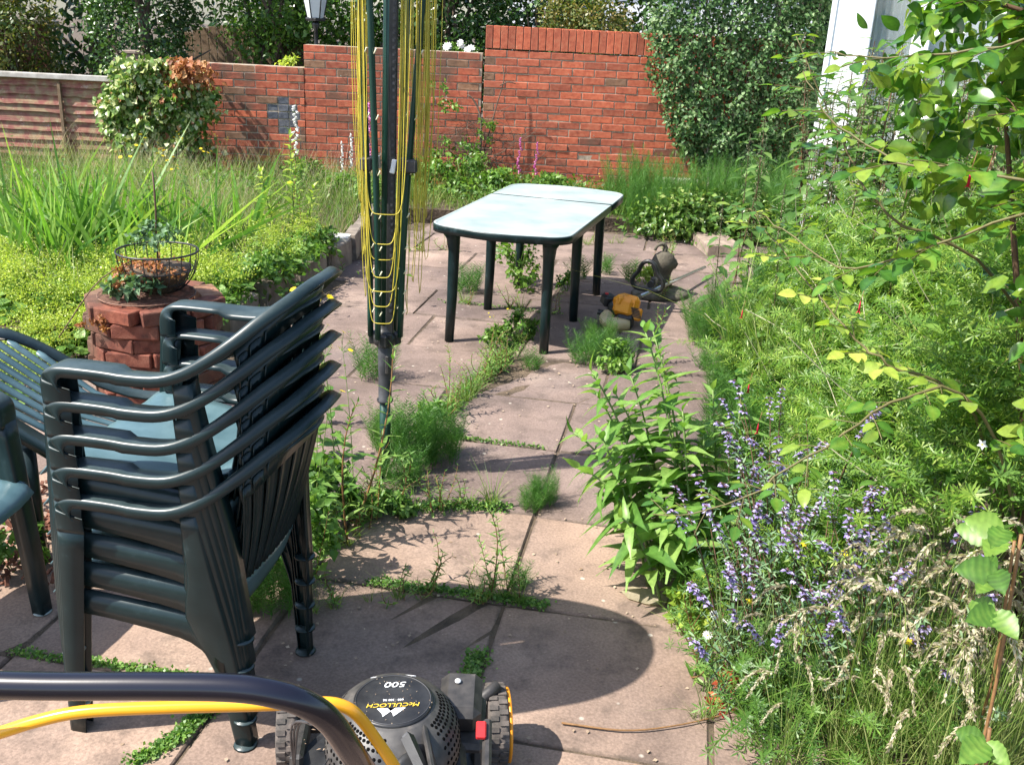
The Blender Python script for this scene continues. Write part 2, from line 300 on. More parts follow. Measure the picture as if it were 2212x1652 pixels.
        F = (np.arange(m_) * len(TV))[:, None, None] + TF[None]; tt = np.broadcast_to(tint, (m_,))
        off = np.where(np.arange(len(TV)) % 3 == 1, .16, -.03) if len(TV) >= 12 else np.zeros(len(TV))
        s.add(V.reshape(-1, 3), F.reshape(-1, TF.shape[1]), mat, np.clip(np.repeat(tt, len(TV)) + np.tile(off, m_), 0, 1))
    def mesh(s, name, mats, smooth=True):
        V = np.concatenate(s.V); T = np.concatenate(s.T); me = bpy.data.meshes.new(name)
        tot = []; idx = []; mi = []; fl = []
        for ent in s.F:
            F, mt = ent[:2]; fl.append(np.full(len(F), bool(smooth and len(ent) > 2 and ent[2]))); tot.append(np.full(len(F), F.shape[1])); idx.append(F.reshape(-1)); mi.append(np.full(len(F), mt))
        tot = np.concatenate(tot); idx = np.concatenate(idx); mi = np.concatenate(mi)
        me.vertices.add(len(V)); me.vertices.foreach_set('co', V.reshape(-1).astype(np.float32))
        me.loops.add(len(idx)); me.loops.foreach_set('vertex_index', idx.astype(np.int32))
        me.polygons.add(len(tot)); me.polygons.foreach_set('loop_start', np.r_[0, np.cumsum(tot)[:-1]].astype(np.int32))
        me.polygons.foreach_set('material_index', mi.astype(np.int32))
        me.polygons.foreach_set('use_smooth', np.concatenate(fl))
        me.update(calc_edges=True); at = me.attributes.new('tint', 'FLOAT', 'POINT'); at.data.foreach_set('value', T.astype(np.float32))
        for mm in mats: me.materials.append(M[mm] if isinstance(mm, str) else mm)
        return me
def tag(o, label=None, cat=None, group=None, kind=None):
    if label: o['label'] = label
    if cat: o['category'] = cat
    if group: o['group'] = group
    if kind: o['kind'] = kind
    return o
def obj(name, me, parent=None, loc=(0, 0, 0), rot=(0, 0, 0)):
    o = bpy.data.objects.new(name, me); COL.objects.link(o); o.parent = parent; o.location = loc; o.rotation_euler = rot; return o
def part(name, g, mats, parent=None, smooth=True, loc=(0, 0, 0), rot=(0, 0, 0), kind=None, label=None):
    me = g.mesh(name, mats if isinstance(mats, (list, tuple)) else [mats], smooth); return tag(obj(name, me, parent, loc, rot), label, kind=kind)
def thing(name, label, cat, loc=(0, 0, 0), rz=0., group=None, rot=None):
    o = bpy.data.objects.new(name, None); COL.objects.link(o); o.location = loc; o.rotation_euler = rot or (0, 0, rz)
    o.empty_display_size = .1; return tag(o, label, cat, group)
def dup(o, parent=None, loc=None, rot=None, label=None, scale=None, group=None):
    c = o.copy(); COL.objects.link(c)
    if parent is not None: c.parent = parent
    if loc is not None: c.location = loc
    if rot is not None: c.rotation_euler = rot
    if scale is not None: c.scale = (scale,) * 3 if isinstance(scale, (int, float)) else scale
    if label: c['label'] = label
    if group: c['group'] = group
    for ch in CH.get(o.name, []): dup(ch, c)
    return c
CH = {}
def index_children():
    CH.clear()
    for o in COL.objects:
        if o.parent: CH.setdefault(o.parent.name, []).append(o)
def crv(pts, n=12):
    P = np.array(pts, float); m_ = len(P); t = np.linspace(0, m_ - 1, n); Pe = np.vstack([2 * P[0] - P[1], P, 2 * P[-1] - P[-2]]); o = []
    for x in t:
        i = min(int(x), m_ - 2); u = x - i; a, b, c, d = Pe[i:i + 4]
        o.append(.5 * ((2 * b) + (-a + c) * u + (2 * a - 5 * b + 4 * c - d) * u * u + (-a + 3 * b - 3 * c + d) * u ** 3))
    return A(o)
def leaf_tpl(w=.4, n=4, fold=.12, droop=.15, shape='oval', curl=0., serr=0.):
    t = np.linspace(0, 1, n + 1)
    if shape == 'oval': pr = np.sin(np.pi * t ** .8) ** .8
    elif shape == 'lance': pr = np.sin(np.pi * t ** .62) ** 1.0 * (1 - .35 * t)
    elif shape == 'heart': pr = np.clip(np.sin(np.pi * (t * .86 + .14)) ** .9, 0, 1)
    elif shape == 'round': pr = np.sqrt(np.clip(1 - (2 * t - 1) ** 2, 0, 1))
    pr = np.clip(pr, .03, 1) * w / 2
    if serr: pr = pr * (1 + serr * np.where(np.arange(n + 1) % 2, 1, -1))
    z = -droop * t ** 2; L = np.stack([-pr, t - (serr * .05), z + fold * pr / (w / 2) * w], -1); C = np.stack([0 * t, t, z], -1); Rr = np.stack([pr, t - (serr * .05), z + fold * pr / (w / 2) * w], -1)
    V = np.stack([L, C, Rr], 1).reshape(-1, 3); F = []
    for i in range(n): F += [(3 * i, 3 * i + 1, 3 * i + 4, 3 * i + 3), (3 * i + 1, 3 * i + 2, 3 * i + 5, 3 * i + 4)]
    return V, A(F)
LT = dict(oval=leaf_tpl(.55, 4), small=leaf_tpl(.55, 2, .15, .1), lance=leaf_tpl(.34, 6, .16, .34, 'lance'), lance2=leaf_tpl(.26, 5, .2, .1, 'lance'), thin=leaf_tpl(.13, 2, .1, .1, 'lance'),
          heart=leaf_tpl(.62, 5, .12, .25, 'heart'), nettle=leaf_tpl(.5, 6, .10, .30, 'heart', serr=.12), round=leaf_tpl(.9, 4, .12, .1, 'round'), bramble=leaf_tpl(.72, 12, .10, .22, 'oval', serr=.06), rose=leaf_tpl(.62, 6, .10, .16, 'oval'),
          petal=leaf_tpl(.6, 2, .1, .15, 'oval'))
_v, _f = LT['bramble']; _v = _v.copy(); _v[:, 2] += .045 * (np.arange(len(_v)) // 3 % 2) * (np.arange(len(_v)) % 3 != 1); LT['bramble'] = (_v, _f)
LT['quad'] = (A([[0, 0, 0], [-.28, .45, .07], [0, 1, -.06], [.28, .45, .07]]), A([[0, 1, 2, 3]]))
LT['fold'] = (A([[0, 0, 0], [-.3, .45, .1], [0, 1, -.1], [.3, .45, .1], [0, .5, 0]]), A([[0, 1, 4, 4], [4, 1, 2, 2], [0, 4, 3, 3], [4, 2, 3, 3]])[:, :3])
def rdir(n, zmin=-1., zmax=1.):
    a = rng.uniform(0, 2 * np.pi, n); z = rng.uniform(zmin, zmax, n); r = np.sqrt(1 - z * z); return np.stack([r * np.cos(a), r * np.sin(a), z], -1)
def stem(g, base, tip, bow=(0, 0, 0), n=14, r=.004, k=1, ll=.08, llt=None, el=.5, tpl='lance', mat=1, smat=0, t0=.1, pet=0., tint=(.2, .9), spin=2.4, dens=1., droop=0., ls=4):
    """a stem with leaves: k leaves per node, n nodes between t0 and 1"""
    base = np.array(base, float); tip = np.array(tip, float); bow = np.array(bow, float)
    q = lambda t: base[None] * (1 - t)[:, None] + tip[None] * t[:, None] + bow[None] * (4 * t * (1 - t))[:, None]
    ts = np.linspace(0, 1, 7); g.tube(q(ts), np.linspace(r, r * .35, 7), ls, smat, rng.uniform(.2, .8), cap=False)
    t = t0 + (1 - t0) * np.linspace(0, 1, n) ** .9; P = q(t); T = nrm(q(np.clip(t + .02, 0, 1.02)) - P); ph0 = rng.uniform(0, 6.3)
    for j in range(k):
        ph = ph0 + np.arange(n) * spin + j * 2 * np.pi / k + rng.normal(0, .2, n)
        u = nrm(np.cross(T, A([.3, .2, 1.]) + 0 * T)); v = np.cross(T, u); out_ = u * np.cos(ph)[:, None] + v * np.sin(ph)[:, None]
        e = el + rng.normal(0, .18, n) + .5 * np.clip(t - .8, 0, 1) * 4 * .6
        D = nrm(out_ * np.cos(e)[:, None] + T * np.sin(e)[:, None] - A([0, 0, droop])); f = llt(t) if llt else 1 - .5 * t
        Nn = T + A([0, 0, .4]); g.leaves(LT[tpl], P + D * pet, D, Nn, ll * f * rng.uniform(.75, 1.2, n), mat, rng.uniform(tint[0], tint[1], n))
    return q
def posy(g, c, n, r, mat, ctr=None, up=(0, 0, 1), tpl='petal'):
    """a flower head: n petals radius r"""
    up = nrm(np.array(up, float)); a = np.arange(n) * 2 * np.pi / n + rng.uniform(0, 6)
    u = nrm(np.cross(up, A([.3, 1, .1]))); v = np.cross(up, u); D = u * np.cos(a)[:, None] + v * np.sin(a)[:, None] + up * .25
    g.leaves(LT[tpl], np.tile(c, (n, 1)), D, np.tile(up, (n, 1)), r, mat, rng.uniform(0, 1, n))
    if ctr is not None: g.lathe([(0, .0), (r * .28, 0.), (r * .2, r * .2), (0, r * .25)], 6, c, ctr)

# ================================================================== THE SETTING
# soil sheet to the horizon
g = Geo(); xs = np.r_[-70, -30, np.linspace(-8, 6, 90), 30, 70]; ys = np.r_[-70, -20, np.linspace(-1, 14, 90), 40, 120]
X, Y = np.meshgrid(xs, ys, indexing='ij'); inn = (abs(X) < 9) & (Y > -2) & (Y < 15)
Z = -.045 + inn * (.012 * np.sin(X * 7.1 + Y * 3) * np.sin(Y * 5.3)); g.grid(np.stack([X, Y, Z], -1))
tag(part('ground', g, 'soil'), kind='structure')
# paving slabs, laid on a grid turned about ten degrees
patio = thing('patio', None, None); tag(patio, kind='structure')
E1 = A([.985, -.17]); E2 = A([.17, .985]); PA = math.atan2(-.17, .985)
sl = []
for v in range(4):
    g = Geo(); nx, ny = 5, 5; hx, hy = .3285, .3065
    g.box((0, 0, -.022), (2 * hx, 2 * hy, .044), ch=.007, jit=.0022)
    sl.append((g.mesh('paving_slab', ['slab']), ))
slm = [a[0] for a in sl]; slb = []
for a in slm:
    b = a.copy(); b.materials.clear(); b.materials.append(M['slab_buff']); slb.append(b)
for j in range(-4, 13):
    v = 2.05 + .62 * j + .31; off = 0 if j < 4 else (.26 if j % 2 else .12)
    for i in range(-5, 6):
        u = -.45 + .665 * i + .3325 + off; p = E1 * u + E2 * v
        if p[1] > 8.9 or p[1] < -.3: continue
        if p[0] > (1.0 if p[1] < 5 else 2.5): continue
        if p[1] > 5.0 and p[0] < -1.75 + .17 * (p[1] - 5): continue
        if p[0] < -2.75: continue
        near = p[1] < 2.9 + .5 * rng.random() and True
        o = obj('paving_slab', (slb if near else slm)[rng.integers(4)], patio, (p[0], p[1], rng.normal(0, .0022)), (rng.normal(0, .0035), rng.normal(0, .0035), PA + rng.normal(0, .004) + (math.pi if rng.random() < .5 else 0)))
g = Geo(); X, Y = np.meshgrid(np.linspace(-2.8, 2.4, 60), np.linspace(-.3, 8.95, 90), indexing='ij'); g.grid(np.stack([X, Y, -.006 + .003 * np.sin(X * 31) * np.sin(Y * 27)], -1)); tag(part('joint_fill', g, 'soil', patio), kind='structure')
# an upended paler slab edge by the far corner of the patio
g = Geo(); g.box((0, 0, .05), (.30, .55, .10), ch=.006, jit=.002)
tag(part('paving_slab', g, 'concrete', None, loc=(1.72, 8.35, 0), rot=(0, 0, .1)), 'spare pinkish slab lying at the far right corner of the patio', 'slab')

# raised bed soil
g = Geo(); xs = np.linspace(-8.5, -1.32, 40); ys = np.linspace(4.9, 10.4, 40); X, Y = np.meshgrid(xs, ys, indexing='ij')
xr = np.interp(ys, [4.9, 5.85, 7.25, 10.4], [-1.9, -1.66, -1.42, -1.42]); X = -8.5 + (X + 8.5) * ((xr[None] + 8.5) / (8.5 - 1.32))
g.grid(np.stack([X, Y, .13 + .02 * np.sin(X * 5) * np.sin(Y * 4) + 0 * X], -1)); tag(part('bed_soil', g, 'soil'), kind='structure')
g = Geo(); g.box((.6, 9.62, .04), (4.1, 1.3, .16), jit=.01); tag(part('border_soil', g, 'soil'), kind='structure')
# low retaining wall of the raised bed
rw = thing('retaining_wall', 'low wall of rough grey blocks holding the raised bed beside the patio', 'low wall')
bm = []
for v in range(3):
    g = Geo(); g.box((0, 0, 0), (.425, .10, .20), ch=.012, jit=.004); bm.append(g.mesh('block', ['block']))
pts = [(-1.66, 5.1), (-1.60, 5.75), (-1.30, 7.28), (-1.36, 9.9)]
for a, b in zip(pts[:-1], pts[1:]):
    a, b = A(a), A(b); L = np.linalg.norm(b - a); n = max(1, int(L / .435)); d = (b - a) / L
    for k in range(n):
        c = a + d * (k + .5) * L / n; obj('block', bm[rng.integers(3)], rw, (c[0], c[1], .09 + rng.normal(0, .004)), (rng.normal(0, .02), 0, math.atan2(d[1], d[0]) + rng.normal(0, .02)))
g = Geo(); g.prism([(-.13, -.09), (.12, -.10), (.15, .05), (.02, .11), (-.12, .08)], 0, .025)
tag(part('flat_stone', g, 'pale_stone', None, False, (-1.42, 7.2, .192), (0, .02, .2)), 'pale flat stone lying on the corner of the low retaining wall', 'stone')

# ------------------------------------------------------------------ brick walls
def brick_meshes(depth, w=.215, hh=.065, name='brick'):
    res = {}
    base = []
    for v in range(3):
        g = Geo(); g.box((0, depth / 2, 0), (w, depth, hh), ch=.0035, jit=.0012); base.append(g)
    for mk in ('brick', 'brick_old', 'brick_brown', 'brick_blue'): res[mk] = [g.mesh(name, [mk]) for g in base]
    return res
BM = brick_meshes(.10); BT = brick_meshes(.222); BH = brick_meshes(.10, .1025); BS = brick_meshes(.222, .068, .215)
def brick_wall(label, x0, x1, y, z0, nc, kinds, soldier=False, quoin=False, blue=None):
    t = thing('brick_wall', label, 'brick wall', (x0, y, z0)); L = x1 - x0; H_ = nc * .075
    g = Geo(); g.box((L / 2, .007 + .1, H_ / 2 - .004), (L - .004, .2, H_)); part('mortar', g, 'mortar', t, False)
    for c in range(nc):
        x = 0. if c % 2 else -.1125; top = c == nc - 1 and not soldier
        while x < L - .02:
            a = max(x, 0); b = min(x + .2155, L); w = b - a
            if w > .04:
                kk = kinds(c, nc); mset = BT if top else BM
                half = w < .16
                if quoin and a < .05 and half: kk = 'brick_brown'
                spots = [(a, w, kk)]
                if blue and (c in blue):
                    bx0, bx1 = blue[c]
                    if b > bx0 and a < bx1: spots = [(a, (w - .01) / 2, 'brick_blue' if a + w * .25 > bx0 and a + w * .25 < bx1 else 'brick'), (a + (w + .01) / 2, (w - .01) / 2, 'brick_blue' if a + w * .75 > bx0 and a + w * .75 < bx1 else 'brick')]
                for (aa, ww, k3) in spots:
                    me = mset[k3][rng.integers(3)]
                    o = obj('brick', me, t, (aa + ww / 2, rng.normal(0, .0022), c * .075 + .0375), (rng.normal(0, .004), rng.normal(0, .003), rng.normal(0, .006)))
                    if abs(ww - .215) > .004: o.scale = (ww / .215, 1, 1)
            x += .225
    if soldier:
        x = .038
        while x < L - .03:
            obj('brick', BS['brick'][rng.integers(3)], t, (x, -.004 + rng.normal(0, .0015), H_ + .1125 + .005), (0, rng.normal(0, .004), 0)); x += .0762
        g = Geo(); g.box((L / 2, .112, H_ + .108), (L - .006, .19, .20)); part('mortar', g, 'mortar', t, False)
    return t
kr = lambda c, n: rng.choice(['brick', 'brick_old', 'brick_brown'], p=[.93, .05, .02])
def kl(c, n):
    f = c / n
    if f > .93: return rng.choice(['brick_brown', 'brick_old'], p=[.35, .65])
    if f > .65: return rng.choice(['brick', 'brick_old', 'brick_brown'], p=[.1, .82, .08])
    return rng.choice(['brick', 'brick_old', 'brick_brown'], p=[.4, .56, .04])
brick_wall('tall newer red brick wall with an upright brick coping behind the table', -.435, 2.9, 10.30, .02, 20, kr, True, True)
brick_wall('middle height red brick wall stained dark along its top behind the clothes dryer', -2.28, -.46, 10.33, -.02, 20, kl)
brick_wall('lowest stretch of old red brick wall behind the ivy, with a blue brick patch', -4.02, -2.285, 10.33, -.02, 17, kl, blue={12: (1.47, 1.56), 11: (1.40, 1.62), 10: (1.33, 1.66), 9: (1.42, 1.62), 8: (1.46, 1.57)})
# nails in the wall
for k, (x, z) in enumerate([(.42, .93 + .38), (1.1, .95), (.72, .72), (.35, .50), (-3.1 + .55, 1.0), (-1.9, 1.19)]):
    g = Geo(); g.tube([(0, 0, 0), (0, -.035, .004)], .0025, 5); g.lathe([(.006, 0), (.006, .002)], 6, (0, -.036, .004), rot=(R(90), 0, 0), cap=True)
    tag(part('wall_nail', g, 'steel', None, loc=(x, 10.30 if x > -.4 else 10.33, z)), 'small steel nail sticking out of the brick wall', 'nail', 'nails in the brick walls')
# pale ledge at the foot of the wall
g = Geo(); g.box((0, 0, 0), (1.5, .12, .05), ch=.006, jit=.003); tag(part('ledge', g, 'pale_stone', loc=(2.15, 10.24, .31)), 'pale stone ledge along the foot of the tall brick wall', 'ledge')
g = Geo(); g.box((0, 0, 0), (.5, .10, .035), ch=.006, jit=.003); tag(part('edging_board', g, 'white_wall', loc=(-1.86, 9.75, .2)), 'pale painted board lying in the grass below the middle wall', 'board')

# ------------------------------------------------------------------ fence
fe = thing('fence', 'weathered red lap fence with lichen and a pale grey capping rail', 'fence', (-5.4, 10.28, 0))
for k in range(11):
    z = .07 + k * .088
    for x0, x1 in ((-3.2, .62), (.62, 1.18)):
        n = int((x1 - x0) / .08) + 2; x = np.linspace(x0, x1, n); w = np.cumsum(rng.normal(0, .004, n)); w -= np.linspace(0, w[-1], n); w = np.clip(w, -.012, .012)
        g = Geo(); V = np.stack([np.stack([x, -.020 + 0 * x, z + w], -1), np.stack([x, -.012 + 0 * x, z + .006 + w], -1), np.stack([x, .008 + 0 * x, z + .10 + 0 * x], -1), np.stack([x, .002 + 0 * x, z + .10 + 0 * x], -1), np.stack([x, -.028 + 0 * x, z + w], -1)], 0)
        g.grid(V); part('slat', g, 'slat', fe, False)
for x, w in ((.62, .032), (-.6, .032), (-1.8, .032), (1.19, .03)):
    g = Geo(); g.box((x, -.045, .51), (w, .03, .98), ch=.003, jit=.001); part('batten', g, 'batten', fe)
g = Geo(); g.box((-1.0, -.035, 1.055), (4.4, .075, .055), ch=.006, jit=.002); part('capping_rail', g, 'capwood', fe)
g = Geo(); g.box((0, 0, .64), (.10, .10, 1.32), ch=.01, jit=.002); g.box((0, 0, 1.32), (.135, .135, .035), ch=.008)
tag(part('fence_post', g, 'concrete', loc=(-4.07, 10.42, 0)), 'weathered concrete post standing where the fence meets the brick wall', 'post')

# things beyond the wall --------------------------------------------------------
g = Geo(); 
ff = thing('board_fence', 'dark brown fence with a curved top half hidden behind the brick wall', 'fence', (-4.2, 12.6, 0))
for k in range(20):
    x = k * .1; h = 1.10 + .50 * math.sqrt(max(0, 1 - ((k - 7) / 11.) ** 2)); g = Geo(); g.box((x, 0, h / 2), (.092, .02, h), ch=.002); part('board', g, 'batten', ff)
lf = thing('board_fence', 'reddish fence with a pale rail beyond the bushes at top left', 'fence', (-8.6, 12.4, 0))
for k in range(28):
    g = Geo(); g.box((k * .1, 0, .75), (.094, .02, 1.5), ch=.002); part('board', g, 'slat', lf)
g = Geo(); g.box((1.4, -.03, 1.52), (3.0, .07, .06), ch=.004); part('rail', g, 'capwood', lf); g = Geo(); g.box((1.4, -.03, .9), (3.0, .05, .07), ch=.004); part('rail', g, 'capwood', lf)
# far house
hs = thing('house', 'white house with a dark tiled roof glimpsed above the tall brick wall', 'house', (5.4, 34, 0))
g = Geo(); g.box((0, 0, 1.9), (12, 7, 3.8)); part('wall', g, 'white_wall', hs, False)
for sgn in (-1, 1):
    g = Geo()
    for r_ in range(12):
        y0 = sgn * (3.8 - r_ * .33); g.box((0, y0 - sgn * .15, 3.85 + r_ * .2), (12.6, .40, .06), rot=(-sgn * .54, 0, 0))
    part('roof', g, 'roof', hs, False)
g = Geo(); g.prism([(-6, 0), (6, 0), (6, .02), (-6, .02)], 0, .02); 
for x in (-4, -1.3, 1.4, 4):
    g = Geo(); g.box((x, -3.53, 2.2), (1.2, .08, 1.1), ch=.01); w_ = part('window', g, 'white', hs); g = Geo(); g.box((x, -3.59, 2.2), (1.05, .02, .95)); part('pane', g, 'glass', w_)
# lamp post with lantern
lp = thing('lamp_post', 'black lamp post with a frosted four sided lantern behind the brick wall', 'lamp post', (-2.29, 11.0, 0), .2)
g = Geo(); g.lathe([(.09, 0), (.09, .05), (.05, .1), (.038, .16), (.032, .6), (.034, 1.25), (.05, 1.28), (.05, 1.31), (.022, 1.34), (.022, 1.62), (.045, 1.66), (.03, 1.70)], 14, cap=True); part('post', g, 'blackp', lp)
g = Geo(); g.lathe([(.10, 1.70), (.105, 1.72), (.10, 1.735)], 4, cap=True, rot=None); ln = part('lantern_base', g, 'blackp', lp, False)
for k in range(6):
    a0, a1 = k * math.pi / 3, (k + 1) * math.pi / 3; g = Geo()
    p = [(.085 * math.cos(a0), .085 * math.sin(a0), 1.73), (.085 * math.cos(a1), .085 * math.sin(a1), 1.73), (.15 * math.cos(a1), .15 * math.sin(a1), 2.05), (.15 * math.cos(a0), .15 * math.sin(a0), 2.05)]
    g.add(p, [[0, 1, 2, 3]]); part('pane', g, 'frosted', lp, False)
    g = Geo(); g.tube([p[0], p[3]], .007, 5); part('glazing_bar', g, 'blackp', lp)
g = Geo(); g.lathe([(.17, 2.05), (.175, 2.07), (.10, 2.17), (.03, 2.22), (.02, 2.27), (.0, 2.30)], 6, cap=False); part('lantern_roof', g, 'blackp', lp, False)

# ------------------------------------------------------------------ white conservatory on the right
cs = thing('conservatory', 'white framed garden room with grey curtains behind the nettles', 'building', (2.19, 7.5, 0), -.30)
g = Geo(); g.box((1.9, .06, .13), (3.8, .12, .62)); part('brick_plinth', g, 'brick', cs, False)
g = Geo(); g.box((1.9, .05, .63), (3.8, .10, .74)); part('lower_panel', g, 'white', cs, False)
g = Geo(); g.box((1.9, -.02, 1.03), (3.9, .16, .05), ch=.006); part('sill', g, 'white', cs)
g = Geo(); g.box((.14, .03, 1.66), (.28, .10, 2.2), ch=.008); g.box((-.002, .22, 1.4), (.035, .5, 2.8)); part('corner_post', g, 'white', cs)
g = Geo(); g.box((2.15, .14, 1.9), (3.1, .03, 1.7)); part('white_panel', g, 'white', cs)  # plain white sheet behind the panes
for x in (.62, 1.62, 2.62):
    g = Geo(); g.box((x, .03, 1.9), (.12, .09, 1.7), ch=.008); part('mullion', g, 'white', cs)
for x in (.42, 1.12, 2.12, 3.1):
    g = Geo(); g.box((x, .07, 1.9), (.9 if x > .5 else .30, .012, 1.7)); part('pane', g, 'glass', cs, False)
for x0, x1 in ((.27, .56),):
    x = np.linspace(x0, x1, 60); y = .16 + .018 * np.sin(x * 120); g = Geo(); g.grid(np.stack([np.stack([x, y, 1.07 + 0 * x], -1), np.stack([x, y, 2.74 + 0 * x], -1)], 0)); part('curtain', g, 'curtain', cs)
g = Geo(); g.box((1.9, .25, 2.8), (4.1, .9, .10)); part('roof_edge', g, 'white', cs, False)
g = Geo(); g.box((2.0, 1.6, 1.4), (3.6, 2.4, 2.7)); part('room_wall', g, 'white_wall', cs, False)

# ================================================================== CHAIRS
def ribbon(path, Wv, w, lip, lip2):
    """swept channel: path Nx3, Wv inward width direction, w width, lip depths of outer and inner edge"""
    P = np.array(path, float); n = len(P); T = nrm(np.gradient(P, axis=0)); Wn = nrm(Wv - T * (Wv * T).sum(1, keepdims=True)); N = np.cross(Wn, T)
    w = np.broadcast_to(w, (n,))[:, None]; l1 = np.broadcast_to(lip, (n,))[:, None]; l2 = np.broadcast_to(lip2, (n,))[:, None]; c = .006
    sec = [P + N * l1, P + N * c, P + N * .0015 + Wn * .002, P + Wn * c, P + Wn * (w * .5) - N * .001, P + Wn * (w - c), P + Wn * (w - .002) + N * .0015, P + Wn * w + N * c, P + Wn * w + N * l2]
    return np.stack(sec, 1)
def solid(o, th=.0035, off=-1):
    md = o.modifiers.new('thickness', 'SOLIDIFY'); md.thickness = th; md.offset = off; md.use_even_offset = False; return o
def chair(name_label, loc, rz, rot=None, seatmat='seat', group=None):
    t = thing('plastic_chair', name_label, 'chair', loc, rz, group, rot)
    arm = [(.176, .286, .612), (.176, .288, .655), (.170, .289, .680), (.153, .290, .695), (.125, .290, .702), (.06, .290, .703), (-.02, .290, .702), (-.10, .287, .705), (-.155, .278, .723), (-.208, .262, .756), (-.258, .236, .796), (-.305, .196, .838), (-.345, .140, .870), (-.366, .072, .889), (-.374, 0, .894)]
    half = crv(arm, 60); full = np.vstack([half, (half * A([1, -1, 1]))[::-1][1:]]); n = len(full)
    Wv = np.zeros((n, 3)); wd = np.zeros(n); lp_ = np.zeros(n)
    for k, p in enumerate(full):
        s = 1 if p[1] >= 0 else -1; f = np.clip((p[2] - .664) / .14, 0, 1) if p[0] < 0 else 0
        back = A([.30, -s * min(1, abs(p[1]) / .18) * .75, -.95 + .25 * min(1, abs(p[1]) / .2)])
        Wv[k] = A([0, -s, 0]) * (1 - f) + back * f; wd[k] = .064 * (1 - f) + .064 * f; lp_[k] = .021 * (1 - f) + .030 * f + .050 * np.clip((p[0] - .125) / .05, 0, 1) ** 1.3
    # keep the first points (turning down into the leg) narrower
    for side in (0, 1):
        pass
    g = Geo(); g.grid(ribbon(full, Wv, wd, lp_, np.maximum(.010, lp_ * .75 - .008))); solid(part('arms_and_back_rim', g, 'plastic', t))
    for s in (1, -1):
        # front leg
        P = crv([(.232, .262, 0), (.218, .270, .2), (.196, .279, .42), (.1765, .2855, .626)], 12); P[:, 1] *= s
        sec = ribbon(P, np.tile(A([0, -s, 0.]), (12, 1)), np.linspace(.040, .052, 12), np.linspace(.044, .071, 12), np.linspace(.036, .055, 12))
        if s < 0: sec = ribbon(P, np.tile(A([0, 1, 0.]), (12, 1)), np.linspace(.040, .052, 12), -np.linspace(.044, .071, 12), -np.linspace(.036, .055, 12))
        g = Geo(); g.grid(sec); lg = solid(part('leg', g, 'plastic', t))
        g = Geo(); g.lathe([(0, .004), (.027, .004), (.029, .0), (.0, .0)], 14, (.213, s * .242, 0)); part('foot', g, 'bleached', lg)
        # rear leg: wide upper flank running down to a narrow foot
        P = crv([(-.245, .212, 0), (-.236, .224, .14), (-.228, .238, .28), (-.212, .255, .42), (-.192, .268, .56), (-.172, .274, .690)], 18)
        P[:, 1] *= s; wdt = np.interp(np.linspace(0, 1, 18), [0, .3, .48, .6, .75, 1], [.042, .052, .085, .10, .060, .04])
        sgn = 1 if s > 0 else -1
        sec = ribbon(P, np.tile(A([1., 0, 0]), (18, 1)), wdt, sgn * .036, sgn * .010)
        g = Geo(); g.grid(sec); lg = solid(part('leg', g, 'plastic', t))
        g = Geo(); g.lathe([(0, .004), (.029, .004), (.031, .0), (.0, .0)], 14, (-.225, s * .205, 0)); part('foot', g, 'plastic', lg)
        # side skirt under the seat, arched between the legs
        x = np.linspace(.205, -.20, 16); u = (x + .2) / .405; top = .392 + .048 * u; bot = np.interp(u, [0, .1, .22, .45, .7, .92, 1], [.22, .295, .330, .352, .370, .380, .35])
        y = s * np.interp(u, [0, 1], [.238, .268])
        g = Geo(); V = np.stack([np.stack([x, y * .93, top], -1), np.stack([x, y * .985, top - .012], -1), np.stack([x, y, top - .03], -1), np.stack([x, y, bot], -1)], 0)
        g.grid(V); solid(part('side_skirt', g, 'plastic', t))
    # seat
    u = np.linspace(-1, 1, 21); v = np.linspace(0, 1, 24); U, Vv = np.meshgrid(u, v); 
    yy = U * (.250 - .055 * Vv); xx = .235 - .435 * Vv + .012 * (1 - U ** 2) * (1 - Vv) * 2; zz = .452 - .050 * Vv - .013 * (1 - U ** 2) - .05 * np.exp(-Vv * 16) + .03 * np.clip(Vv - .86, 0, 1) / .14 + .004 * np.abs(U) ** 6 * 2
    zz = zz + .0012 * np.sign(np.sin(U * 26)) * (np.abs(U) < .9)
    g = Geo(); g.grid(np.stack([xx, yy, zz], -1)[:, ::-1]); solid(part('seat', g, seatmat, t), .004)
    # low back panel and fan of slats
    def back(u, w_):
        a = u * 1.0; b = A([-.206 - .012 * (1 - u * u), .185 * u, .420]); 
        ytop = .238 * math.sin(a * 1.32) / math.sin(1.32); q = abs(ytop) / .24
        tp = A([-.346 + .085 * q ** 2.2, ytop * .93, .838 - .100 * q ** 2.4]); mid = (b + tp) / 2 + A([-.022, 0, 0]); w_ = np.asarray(w_)[:, None]
        return b * (1 - w_) ** 2 + 2 * mid * w_ * (1 - w_) + tp * w_ ** 2
    g = Geo(); g.grid(np.stack([back(uu, np.linspace(-.20, .10, 5)) for uu in np.linspace(-1.02, 1.02, 25)], 0)); solid(part('lower_back', g, seatmat, t), .004)
    ns = 11; pitch = 2.0 / ns; w = np.linspace(.10, 1.0, 10)
    for k in range(ns):
        uc = -1 + pitch * (k + .5); g = Geo(); cols = []
        for du, dz in ((-.34, -.004), (-.2, .0012), (.2, .0012), (.34, -.004)):
            c = back(uc + du * pitch, w); c = c + A([dz, 0, 0]); cols.append(c)
        g.grid(np.stack(cols, 0)); solid(part('slat', g, 'plastic' if True else seatmat, t), .004)
    # broad band joining the slat tops to the rim
    us = np.linspace(-1.0, 1.0, 41); lo = np.stack([back(uu, [.90])[0] for uu in us]); 
    hi = []
